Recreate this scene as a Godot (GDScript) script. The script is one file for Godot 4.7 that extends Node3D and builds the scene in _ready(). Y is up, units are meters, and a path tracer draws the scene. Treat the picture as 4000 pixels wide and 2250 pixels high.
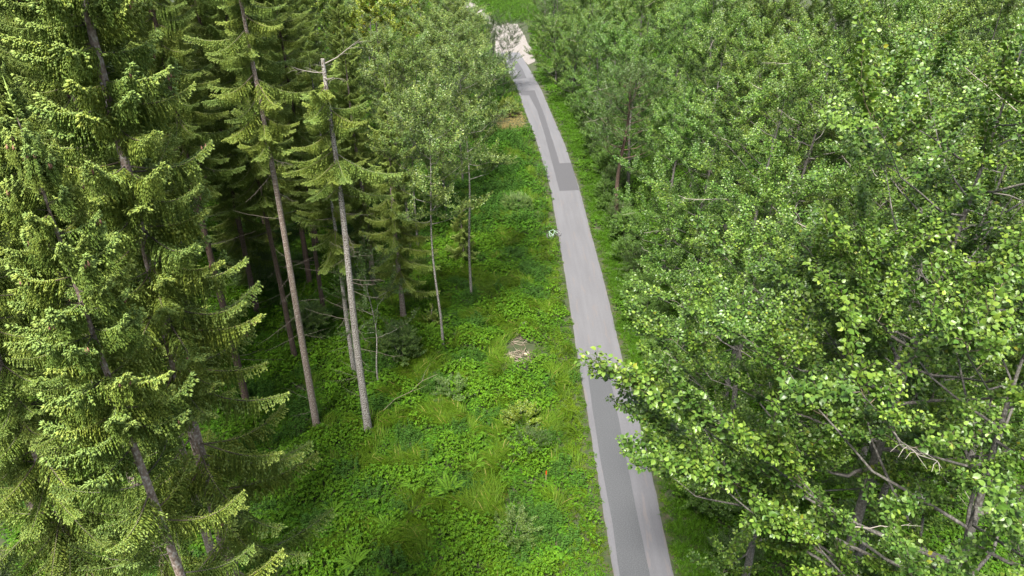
extends Node3D
# A narrow asphalt lane through mixed wood, seen from a drone at tree-top height.

const ROAD_Z = [60.0, -23.78, -29.49, -36.4, -42.39, -51.73, -61.79, -73.99, -88.45, -103.76, -114.26, -124.0, -134.0, -142.0]
const ROAD_L = [5.1, 5.01, 4.9, 4.81, 4.66, 4.57, 4.40, 4.17, 3.22, 1.79, 0.94, -0.3, -1.8, -3.0]
const ROAD_R = [8.0, 7.94, 8.02, 8.03, 7.84, 7.79, 7.57, 7.34, 6.69, 5.47, 4.70, 3.6, 2.4, 1.4]

const ORDINAL = ["first", "second", "third", "fourth", "fifth", "sixth", "seventh", "eighth", "ninth", "tenth", "eleventh", "twelfth", "thirteenth", "fourteenth", "fifteenth", "sixteenth", "seventeenth", "eighteenth", "nineteenth", "twentieth", "twenty-first", "twenty-second", "twenty-third", "twenty-fourth", "twenty-fifth", "twenty-sixth", "twenty-seventh", "twenty-eighth", "twenty-ninth", "thirtieth", "thirty-first", "thirty-second", "thirty-third", "thirty-fourth", "thirty-fifth", "thirty-sixth", "thirty-seventh", "thirty-eighth", "thirty-ninth", "fortieth"]

var rng := RandomNumberGenerator.new()
var taken := {}
var M := {}
var hump := FastNoiseLite.new()
var field := FastNoiseLite.new()
var field_b := FastNoiseLite.new()


# ---------------------------------------------------------------- mesh collector
class Shape:
	var v := PackedVector3Array()
	var n := PackedVector3Array()
	var c := PackedColorArray()
	var uv := PackedVector2Array()
	var ix := PackedInt32Array()
	var with_uv := false

	func put(p: Vector3, nn: Vector3, col: Color) -> void:
		v.append(p)
		n.append(nn)
		c.append(col)

	# a face, wound so that its front is on the side its normals point to
	func tri(a: int, b: int, d: int) -> void:
		ix.append(a)
		if (v[d] - v[a]).cross(v[b] - v[a]).dot(n[a] + n[b] + n[d]) < 0.0:
			ix.append(d)
			ix.append(b)
		else:
			ix.append(b)
			ix.append(d)

	# folded leaf with a rounded outline: six faces
	func leaf(p: Vector3, dir: Vector3, up: Vector3, length: float, width: float, col: Color, fold := 0.18, droop := 0.16) -> void:
		var side := dir.cross(up).normalized()
		up = side.cross(dir).normalized()
		var tip := p + dir * length - up * (droop * length)
		var mid := p + dir * (length * 0.46) + up * (0.02 * length)
		for s in [-1.0, 1.0]:
			var e1: Vector3 = p + dir * (length * 0.2) + side * (s * width * 0.44) + up * (fold * width * 0.5)
			var e2: Vector3 = p + dir * (length * 0.58) + side * (s * width * 0.43) + up * (fold * width * 0.42 - droop * length * 0.3)
			var nn: Vector3 = (mid - p).cross(e1 - p).normalized()
			if nn.dot(up) < 0.0:
				nn = -nn
			var k := v.size()
			put(p, nn, col)
			put(e1, nn, col)
			put(e2, (nn + dir * 0.15).normalized(), col)
			put(tip, (nn + dir * 0.25).normalized(), col)
			put(mid, nn, col)
			tri(k, k + 1, k + 4)
			tri(k + 1, k + 2, k + 4)
			tri(k + 2, k + 3, k + 4)

	# small kite-shaped leaf: two faces
	func kite(p: Vector3, dir: Vector3, up: Vector3, length: float, width: float, col: Color) -> void:
		var side := dir.cross(up).normalized()
		up = side.cross(dir).normalized()
		var k := v.size()
		put(p, up, col)
		put(p + dir * (length * 0.42) + side * (width * 0.5) + up * (width * 0.14), (up - side * 0.35).normalized(), col)
		put(p + dir * length - up * (length * 0.12), (up + dir * 0.2).normalized(), col)
		put(p + dir * (length * 0.42) - side * (width * 0.5) + up * (width * 0.14), (up + side * 0.35).normalized(), col)
		tri(k, k + 1, k + 2)
		tri(k, k + 2, k + 3)

	# needle-covered shoot: a three-sided bottle brush
	func shoot(a: Vector3, b: Vector3, r: float, c0: Color, c1: Color) -> void:
		var d := (b - a).normalized()
		var p := d.cross(Vector3(0.31, 0.9, 0.17)).normalized()
		var q := d.cross(p)
		var k := v.size()
		put(a, -d, c0)
		var mid := a.lerp(b, 0.55)
		var cm := c0.lerp(c1, 0.5)
		for j in 3:
			var w := p * cos(j * TAU / 3) + q * sin(j * TAU / 3)
			put(mid + w * r, w, cm)
		put(b, d, c1)
		for j in 3:
			tri(k, k + 1 + j, k + 1 + (j + 1) % 3)
			tri(k + 4, k + 1 + (j + 1) % 3, k + 1 + j)

	func tube(pts: PackedVector3Array, radii: PackedFloat32Array, sides: int, col: Color, cap := false, ripple := 0.0) -> void:
		var k := v.size()
		var m := pts.size()
		for i in m:
			var d := (pts[mini(i + 1, m - 1)] - pts[maxi(i - 1, 0)]).normalized()
			var p := d.cross(Vector3(0.0, 0.0, 1.0) if absf(d.z) < 0.9 else Vector3(1.0, 0.0, 0.0)).normalized()
			var q := p.cross(d)
			for j in sides:
				var a := j * TAU / sides
				var w := p * cos(a) + q * sin(a)
				var rr := radii[i] * (1.0 + ripple * sin(a * 3.0 + i * 1.7))
				put(pts[i] + w * rr, w, col)
		for i in m - 1:
			for j in sides:
				var a0 := k + i * sides + j
				var a1 := k + i * sides + (j + 1) % sides
				tri(a0, a1, a0 + sides)
				tri(a1, a1 + sides, a0 + sides)
		if cap:
			for e in [0, m - 1]:
				var nn := (pts[e] - pts[1 if e == 0 else m - 2]).normalized()
				var b := v.size()
				put(pts[e], nn, col)
				for j in sides:
					put(v[k + e * sides + j], nn, col)
				for j in sides:
					tri(b, b + 1 + j, b + 1 + (j + 1) % sides)

	# strip of a grass blade, two joints
	func blade(p: Vector3, lean: Vector3, length: float, width: float, col: Color) -> void:
		var side := lean.cross(Vector3.UP).normalized() * width * 0.5
		var up := Vector3.UP
		var m1 := p + up * (length * 0.42) + lean * (length * 0.14)
		var m2 := p + up * (length * 0.6) + lean * (length * 0.5)
		var tip := p + up * (length * 0.5) + lean * (length * 0.86)
		var k := v.size()
		var n1 := (lean * -0.8 + up * 0.6).normalized()
		var n2 := (up - lean * 0.2).normalized()
		put(p - side, n1, col)
		put(p + side, n1, col)
		put(m1 - side, n1, col)
		put(m1 + side, n1, col)
		put(m2 - side * 0.8, n2, col)
		put(m2 + side * 0.8, n2, col)
		put(tip, n2, col)
		for f in [[0, 1, 2], [1, 3, 2], [2, 3, 4], [3, 5, 4], [4, 5, 6]]:
			tri(k + f[0], k + f[1], k + f[2])

	func mesh(mat: Material) -> ArrayMesh:
		var a := []
		a.resize(Mesh.ARRAY_MAX)
		a[Mesh.ARRAY_VERTEX] = v
		a[Mesh.ARRAY_NORMAL] = n
		a[Mesh.ARRAY_COLOR] = c
		if with_uv:
			a[Mesh.ARRAY_TEX_UV] = uv
		a[Mesh.ARRAY_INDEX] = ix
		var m := ArrayMesh.new()
		m.add_surface_from_arrays(Mesh.PRIMITIVE_TRIANGLES, a)
		m.surface_set_material(0, mat)
		return m


# ---------------------------------------------------------------- small helpers
func numbered(called: String) -> String:
	var k: int = taken.get(called, 0)
	taken[called] = k + 1
	return called if k == 0 else "%s_%03d" % [called, k]


func thing(called: String, label: String, category: String, at := Vector3.ZERO, turn := 0.0, group := "") -> Node3D:
	var o := Node3D.new()
	o.name = numbered(called)
	o.position = at
	o.rotation.y = turn
	o.set_meta("label", label)
	o.set_meta("category", category)
	if group != "":
		o.set_meta("group", group)
	add_child(o)
	return o


func part(parent: Node, called: String, mesh: Mesh, xf := Transform3D.IDENTITY, mat: Material = null) -> MeshInstance3D:
	var o := MeshInstance3D.new()
	o.name = called
	o.mesh = mesh
	o.transform = xf
	if mat:
		o.material_override = mat
	parent.add_child(o, true)
	return o


func setting(called: String, mesh: Mesh, label := "") -> MeshInstance3D:
	var o := MeshInstance3D.new()
	o.name = numbered(called)
	o.mesh = mesh
	o.set_meta("kind", "structure")
	if label != "":
		o.set_meta("label", label)
	add_child(o)
	return o


func copies(parent: Node, called: String, mesh: Mesh, xs: Array, cols: PackedColorArray) -> MultiMeshInstance3D:
	var mm := MultiMesh.new()
	mm.transform_format = MultiMesh.TRANSFORM_3D
	mm.use_colors = true
	mm.mesh = mesh
	mm.instance_count = xs.size()
	for i in xs.size():
		mm.set_instance_transform(i, xs[i])
		mm.set_instance_color(i, cols[i])
	var o := MultiMeshInstance3D.new()
	o.name = called
	o.multimesh = mm
	o.set_meta("kind", "stuff")
	parent.add_child(o, true)
	return o


func rf(a: float, b: float) -> float:
	return rng.randf_range(a, b)


func tone(c: Color, spread: float) -> Color:
	var k := 1.0 + rf(-spread, spread)
	var w := rf(-spread, spread) * 0.35
	return Color(c.r * k * (1.0 + w), c.g * k, c.b * k * (1.0 - w))


func lerp_table(z: float, table: Array) -> float:
	for i in ROAD_Z.size() - 1:
		if z <= ROAD_Z[i] and z >= ROAD_Z[i + 1]:
			return lerpf(table[i], table[i + 1], (ROAD_Z[i] - z) / (ROAD_Z[i] - ROAD_Z[i + 1]))
	return table[0] if z > ROAD_Z[0] else table[table.size() - 1]


func road_left(z: float) -> float:
	return lerp_table(z, ROAD_L)


func road_right(z: float) -> float:
	return lerp_table(z, ROAD_R)


func land(x: float, z: float) -> float:
	var away := maxf(road_left(z) - x, x - road_right(z))
	if z < -118.0:
		away = minf(away, Vector2(maxf(absf(x - 1.0) - 9.0, 0.0), maxf(absf(z + 150.0) - 34.0, 0.0)).length())
	return -0.02 + smoothstep(0.4, 5.0, away) * (hump.get_noise_2d(x, z) * 0.42 + 0.06)


func std(rough: float, tint := Color.WHITE, vertex := true) -> StandardMaterial3D:
	var m := StandardMaterial3D.new()
	m.albedo_color = tint.linear_to_srgb()
	m.vertex_color_use_as_albedo = vertex
	m.roughness = rough
	return m


func leaf_mat(rough: float, through: float, tint := Color.WHITE, gloss := 0.5) -> StandardMaterial3D:
	var m := std(rough, tint)
	m.metallic_specular = gloss
	m.cull_mode = BaseMaterial3D.CULL_DISABLED
	m.backlight_enabled = true
	m.backlight = Color(through, through, through * 0.55).linear_to_srgb()
	return m


func noise_tex(seed_: int, freq: float, ramp: Array, size := 512) -> NoiseTexture2D:
	var f := FastNoiseLite.new()
	f.seed = seed_
	f.frequency = freq
	f.fractal_octaves = 5
	var t := NoiseTexture2D.new()
	t.width = size
	t.height = size
	t.seamless = true
	t.noise = f
	if ramp.size():
		var g := Gradient.new()
		var off := PackedFloat32Array()
		var cols := PackedColorArray()
		for e in ramp:
			off.append(e[0])
			cols.append((e[1] as Color).linear_to_srgb())
		g.offsets = off
		g.colors = cols
		t.color_ramp = g
	return t


func relief(seed_: int) -> NoiseTexture2D:
	var t := noise_tex(seed_, 0.03, [])
	t.as_normal_map = true
	t.bump_strength = 6.0
	return t


func bark(seed_: int, ramp: Array, sx: float, sy: float) -> StandardMaterial3D:
	var m := std(0.9, Color.WHITE, true)
	m.albedo_texture = noise_tex(seed_, 0.02, ramp)
	m.uv1_triplanar = true
	m.uv1_world_triplanar = true
	m.uv1_scale = Vector3(sx, sy, sx)
	m.normal_enabled = true
	m.normal_texture = relief(seed_ + 1)
	m.normal_scale = 0.9
	return m


# ---------------------------------------------------------------- foliage pieces
var boughs := []
var short_boughs := []
var dead_boughs := []

const OLD := Color(0.1015, 0.1677, 0.0239)
const HANG := Color(0.2248, 0.2744, 0.03774)
const FRESH := Color(0.2756, 0.3811, 0.1069)
const TWIG := Color(0.17, 0.13, 0.085)


func bough_mesh(seed_: int, length: float, bare: float, lush: float) -> ArrayMesh:
	rng.seed = seed_
	var s := Shape.new()
	var pts := PackedVector3Array()
	var rad := PackedFloat32Array()
	var sag := rf(0.05, 0.11)
	var bend := rf(-0.06, 0.06)
	for i in 10:
		var t := i / 9.0
		pts.append(Vector3(t * length, length * (-sag * sin(t * PI * 0.85) + 0.13 * t * t * t), bend * length * sin(t * 2.6)))
		rad.append(lerpf(0.028, 0.005, t) * sqrt(length / 3.0))
	s.tube(pts, rad, 5, Color(0.105, 0.088, 0.066))
	var step := 0.047
	var count := int(length / step)
	for i in count:
		var t := (i + rf(-0.3, 0.3)) / count
		if t < bare or t > 0.99:
			continue
		var at := _along(pts, t)
		for sd in [-1.0, 1.0]:
			if rng.randf() > lush:
				continue
			var l2: float = (0.16 + 0.62 * pow(1.0 - t, 0.75)) * rf(0.65, 1.15) * minf(1.0, 0.4 + 2.2 * (t - bare + 0.12)) * minf(length / 2.6, 1.0)
			var d := Vector3(rf(0.35, 0.85), rf(-0.12, 0.22), sd * rf(0.5, 1.0)).normalized()
			var p := at
			var segs := 3
			var tip_zone := t > 0.74 or rng.randf() < 0.16
			for k in segs:
				var d2 := (d + Vector3(0, -0.42 * (k + 0.6) * (0.25 if tip_zone else 1.0), 0)).normalized()
				var q := p + d2 * (l2 / segs)
				var base := OLD.lerp(HANG, rng.randf() * 0.7)
				var end := tone(FRESH, 0.2) if tip_zone and k == segs - 1 else base
				s.shoot(p - d2 * 0.01, q + d2 * 0.012, rf(0.017, 0.024), tone(base, 0.2), end)
				# side shoots near the tip, hanging strands elsewhere
				if tip_zone:
					for h in 2:
						var hp := p.lerp(q, rf(0.1, 1.0))
						var hd := Vector3(rf(-0.15, 0.45), rf(-0.6, 0.2), sd * rf(-0.3, 0.6)).normalized()
						s.shoot(hp, hp + hd * rf(0.05, 0.12), rf(0.014, 0.02), tone(OLD, 0.2), tone(FRESH if rng.randf() < 0.75 else HANG, 0.22))
				else:
					for h in 2:
						var hp := p.lerp(q, rf(0.1, 1.0))
						var hc := HANG.lerp(OLD, rng.randf() * 0.8)
						var bits := 2 + rng.randi() % 3
						for b in bits:
							var hd := Vector3(rf(-0.2, 0.35), -1.0, rf(-0.3, 0.3)).normalized()
							var hq := hp + hd * rf(0.07, 0.13)
							s.shoot(hp, hq + hd * 0.01, rf(0.009, 0.013), tone(OLD, 0.2), tone(hc, 0.25))
							var wd := Vector3(rf(-1.0, 1.0), rf(-1.0, -0.2), rf(-1.0, 1.0)).normalized()
							s.shoot(hp.lerp(hq, 0.5), hp.lerp(hq, 0.5) + wd * rf(0.04, 0.08), rf(0.008, 0.012), tone(OLD, 0.2), tone(FRESH if rng.randf() < 0.12 else hc, 0.25))
							hp = hq
				p = q
				d = d2
			# fresh growth at the end of the twig
			if tip_zone or rng.randf() < 0.22:
				for h in 3:
					var fd := (d + Vector3(rf(-0.4, 0.6), rf(-0.35, 0.35), rf(-0.6, 0.6))).normalized()
					s.shoot(p - fd * 0.01, p + fd * rf(0.06, 0.11), rf(0.017, 0.023), tone(HANG, 0.2), tone(FRESH, 0.22))
	# needles along the outer axis and a tuft of new shoots at its end
	for i in 44:
		var t := lerpf(maxf(bare, 0.3), 1.0, i / 43.0)
		var at := _along(pts, t)
		var d := Vector3(rf(0.5, 1.0), rf(0.0, 0.5), rf(-0.7, 0.7)).normalized()
		s.shoot(at, at + d * rf(0.05, 0.1), rf(0.016, 0.022), tone(HANG, 0.2), tone(FRESH, 0.25))
	for i in 9:
		var d := Vector3(rf(0.4, 1.0), rf(-0.2, 0.6), rf(-0.8, 0.8)).normalized()
		s.shoot(pts[9], pts[9] + d * rf(0.08, 0.14), rf(0.018, 0.024), tone(HANG, 0.2), tone(FRESH, 0.2))
	return s.mesh(M.needle)


func dead_mesh(seed_: int, length: float, col := Color(0.095, 0.082, 0.064)) -> ArrayMesh:
	rng.seed = seed_
	var s := Shape.new()
	var pts := PackedVector3Array()
	var rad := PackedFloat32Array()
	for i in 7:
		var t := i / 6.0
		pts.append(Vector3(t * length, length * (-0.16 * t + 0.1 * t * t) + rf(-0.03, 0.03), rf(-0.05, 0.05) * length * t))
		rad.append(lerpf(0.016, 0.004, t))
	s.tube(pts, rad, 4, col)
	for i in 9:
		var t := rf(0.25, 0.98)
		var at := _along(pts, t)
		var d := Vector3(rf(0.4, 1.0), rf(-0.6, 0.25), rf(-1.0, 1.0)).normalized()
		var l := rf(0.2, 0.6) * (1.2 - t)
		s.tube(PackedVector3Array([at, at + d * l * 0.5, at + d * l + Vector3(0, -0.08, 0)]), PackedFloat32Array([0.006, 0.004, 0.002]), 3, col)
	return s.mesh(M.twig)


func _along(pts: PackedVector3Array, t: float) -> Vector3:
	var f := clampf(t, 0.0, 0.9999) * (pts.size() - 1)
	var i := int(f)
	return pts[i].lerp(pts[i + 1], f - i)


# A leafy branch of a broadleaved tree: the twigs, and a list of its leaves
func branch_plan(seed_: int, length: float, leaf_len: float, shoots: int, gap: float, ragged := 1.0) -> Dictionary:
	rng.seed = seed_
	var twigs := []
	var leaves := []
	var axis := PackedVector3Array()
	var bend := rf(-0.2, 0.2)
	for i in 6:
		var t := i / 5.0
		axis.append(Vector3(t * length, length * (0.16 * t * t - 0.05 * sin(t * 3.0)), bend * length * t * t))
	twigs.append([axis, 0.011 * sqrt(length / 1.5), 0.003])
	for k in shoots + 1:
		var t := 0.12 + 0.88 * k / float(shoots) + rf(-0.03, 0.03)
		var p := _along(axis, t)
		var l := length * rf(0.12, 0.30) * (1.15 - 0.5 * t) * ragged
		var a := k * 2.4 + rf(-0.5, 0.5)
		var d := Vector3(rf(0.3, 0.8), 0.65 + 0.5 * cos(a), 0.85 * sin(a)).normalized()
		if k == shoots:
			p = axis[5]
			d = Vector3(1, 0.35, rf(-0.3, 0.3)).normalized()
		var q := p + d * l + Vector3(0, 0.05 * l, 0)
		twigs.append([PackedVector3Array([p, p.lerp(q, 0.5) + Vector3(0, -0.02 * l, 0), q]), 0.005, 0.0018])
		var n := int(l / gap) + 3
		for j in n:
			var f := 0.12 + 0.88 * j / float(n - 1)
			var b := j * 2.4 + rf(-0.4, 0.4)
			var right := d.cross(Vector3.UP).normalized()
			var over := right.cross(d)
			var radial := (right * cos(b) + over * sin(b)).normalized()
			var ld := (radial + d * (0.35 + 0.5 * f) + Vector3(0, rf(-0.35, 0.05), 0)).normalized()
			var up := (Vector3.UP * 1.0 + radial * rf(-0.3, 0.5) + Vector3(rf(-0.45, 0.45), 0, rf(-0.45, 0.45))).normalized()
			if absf(ld.dot(up)) > 0.9:
				up = (up + d * 0.6).normalized()
			var size := leaf_len * rf(0.6, 1.15) * (1.0 - 0.25 * f * f)
			leaves.append([p.lerp(q, f) + ld * leaf_len * 0.22, ld, up, size, rng.randf() * 0.55 + f * 0.5])  # last value pales leaves towards the shoot tip: young growth plus painted light
	return {"twigs": twigs, "leaves": leaves}


func twig_shape(plan: Dictionary, s: Shape, col: Color) -> void:
	for w in plan.twigs:
		var pts: PackedVector3Array = w[0]
		var rad := PackedFloat32Array()
		for i in pts.size():
			rad.append(lerpf(w[1], w[2], i / float(pts.size() - 1)))
		s.tube(pts, rad, 3, col)


func leafy_mesh(plan: Dictionary, old: Color, young: Color, odd: Color, round_: float, fine: bool, mat: Material, twig_col := Color(0.12, 0.10, 0.078)) -> ArrayMesh:
	var s := Shape.new()
	twig_shape(plan, s, twig_col)
	for l in plan.leaves:
		var c := old.lerp(young, smoothstep(0.45, 1.0, l[4]))  # the paler tone is young leaf colour with sheen and light painted in
		if rng.randf() < (0.012 if odd.r > 0.45 else 0.003):
			c = odd
		c = tone(c, 0.22)
		if fine:
			s.leaf(l[0], l[1], l[2], l[3], l[3] * round_, c, rf(0.05, 0.3), rf(0.02, 0.3))
		else:
			s.kite(l[0], l[1], l[2], l[3] * 1.1, l[3] * round_ * 1.1, c)
	return s.mesh(mat)


# ---------------------------------------------------------------- trees
func trunk_line(height: float, lean: Vector3, wobble: float, count := 12) -> PackedVector3Array:
	var pts := PackedVector3Array()
	var a := rf(0, TAU)
	for i in count + 1:
		var t := i / float(count)
		var p := Vector3(0, 0.3 if i == 1 else -0.25 + (height + 0.25) * t, 0) + lean * height * t * (0.6 + 0.4 * t)
		p += Vector3(cos(a + t * 5.0), 0, sin(a * 1.7 + t * 4.0)) * wobble * sin(t * PI)
		pts.append(p)
	return pts


func spruce(o: Dictionary) -> Node3D:
	var sd: int = o.seed
	rng.seed = sd
	var t := thing("spruce_tree", o.label, "spruce", Vector3(o.x, land(o.x, o.z), o.z), 0.0, o.get("group", ""))
	var H: float = o.h
	var cb: float = o.cb
	var lmax: float = o.get("reach", 3.4)
	var near: bool = o.get("near", false)
	var broken: bool = o.get("broken", false)
	var pts := trunk_line(H, Vector3(rf(-0.012, 0.012), 0, rf(-0.012, 0.012)), 0.12)
	var rad := PackedFloat32Array()
	var r0: float = o.get("r", 0.22)
	for i in pts.size():
		var f := i / float(pts.size() - 1)
		rad.append(r0 * pow(1.0 - f * (0.72 if broken else 0.985), 0.8) * (1.6 if i == 0 else (1.12 if i == 1 else 1.0)))
	var s := Shape.new()
	s.tube(pts, rad, 10 if near else 7, Color.WHITE, broken, 0.035)
	part(t, "trunk", s.mesh(o.get("bark", M.spruce_bark)))
	var xs := []
	var cols := PackedColorArray()
	var tint: float = o.get("tint", 1.0)
	var h := cb
	var spin := rf(0, TAU)
	var top := H - (0.7 if broken else 0.35)
	var k := 0
	var bark_twig := 0
	while h < top:
		var f := (h - cb) / (H - cb)
		if broken:
			f *= 0.62
		var len_ := lmax * (pow(1.0 - f, 0.78) * (0.72 + 0.28 * smoothstep(0.0, 0.12, f))) + 0.12
		var n := 4 if len_ > 0.7 else 5
		for j in n:
			if rng.randf() < o.get("gaps", 0.0) or h < o.get("thin", 0.0) and rng.randf() < 0.7:
				continue
			var l := len_ * rf(0.72 - o.get("gaps", 0.0), 1.12 + 0.6 * o.get("gaps", 0.0))
			var yaw := spin + j * TAU / n + rf(-0.35, 0.35)
			var pitch := lerpf(-0.24 - 0.5 * o.get("gaps", 0.0), 0.5, pow(f, 1.6)) + rf(-0.15, 0.15)
			var hh := clampf(h + rf(-0.32, 0.32), 0.1, H - 0.3)
			var at := _along(pts, (hh + 0.25) / (H + 0.25))
			var small := l < 1.5
			var pool: Array = short_boughs if small else boughs
			var kx := l / (1.2 if small else 3.0)
			var b := Basis(Vector3.UP, yaw) * Basis(Vector3(0, 0, 1), pitch) * Basis(Vector3(1, 0, 0), rf(-0.2, 0.2))
			b = b.scaled_local(Vector3(kx, lerpf(kx, 1.0, 0.5), lerpf(kx, 1.0, 0.35)))
			var xf := Transform3D(b, at)
			if near:
				var bn := part(t, "bough", pool[rng.randi() % pool.size()], xf, M.needle_tints[rng.randi() % 5])
				if o.get("cones", false) and f > 0.2 and rng.randf() < 0.3:
					for q in 2:
						var tip := Vector3((1.1 if small else 2.75) + rf(-0.1, 0.1), (0.02 if small else 0.18), rf(-0.12, 0.12))
						part(bn, "cone", M.cone_mesh, Transform3D(b.inverse() * Basis(Vector3.RIGHT, rf(-0.3, 0.3)), tip))
			else:
				xs.append([rng.randi() % pool.size() + (10 if small else 0), xf])
				var w := tint * rf(0.8, 1.15)
				cols.append(Color(w * rf(0.94, 1.06), w, w))
			k += 1
		h += lerpf(0.44, 0.27, f) if near else lerpf(0.62, 0.34, f)
		spin += 0.8
	if not near:
		for v in 16:
			var pick := []
			var pc := PackedColorArray()
			for i in xs.size():
				if xs[i][0] == v:
					pick.append(xs[i][1])
					pc.append(cols[i])
			if pick.size():
				copies(t, "crown", short_boughs[v - 10] if v >= 10 else boughs[v], pick, pc)
	elif not broken:
		part(t, "leader", M.leader, Transform3D(Basis(), pts[pts.size() - 1] - Vector3(0, 0.3, 0)))
	# dead twigs on the bare lower stem
	var dead: int = o.get("dead", 0)
	for i in dead:
		var hh := rf(o.get("dead_from", 2.0), cb + 2.0)
		var at := _along(pts, (hh + 0.25) / (H + 0.25))
		var b := Basis(Vector3.UP, rf(0, TAU)) * Basis(Vector3(0, 0, 1), rf(-0.25, 0.3))
		part(t, "dead_branch", dead_boughs[rng.randi() % dead_boughs.size()], Transform3D(b.scaled_local(Vector3.ONE * rf(0.5, 1.15)), at))
	if broken:
		for i in 7:
			var b := Basis(Vector3.UP, i * 0.9 + rf(-0.3, 0.3)) * Basis(Vector3(0, 0, 1), rf(-0.05, 0.5))
			part(t, "bare_limb", M.bare_limb, Transform3D(b.scaled_local(Vector3.ONE * (rf(0.55, 1.1) if i % 3 == 0 else rf(0.25, 0.5))), pts[pts.size() - 1] - Vector3(0, rf(0.25, 0.9), 0)))
	return t


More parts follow.
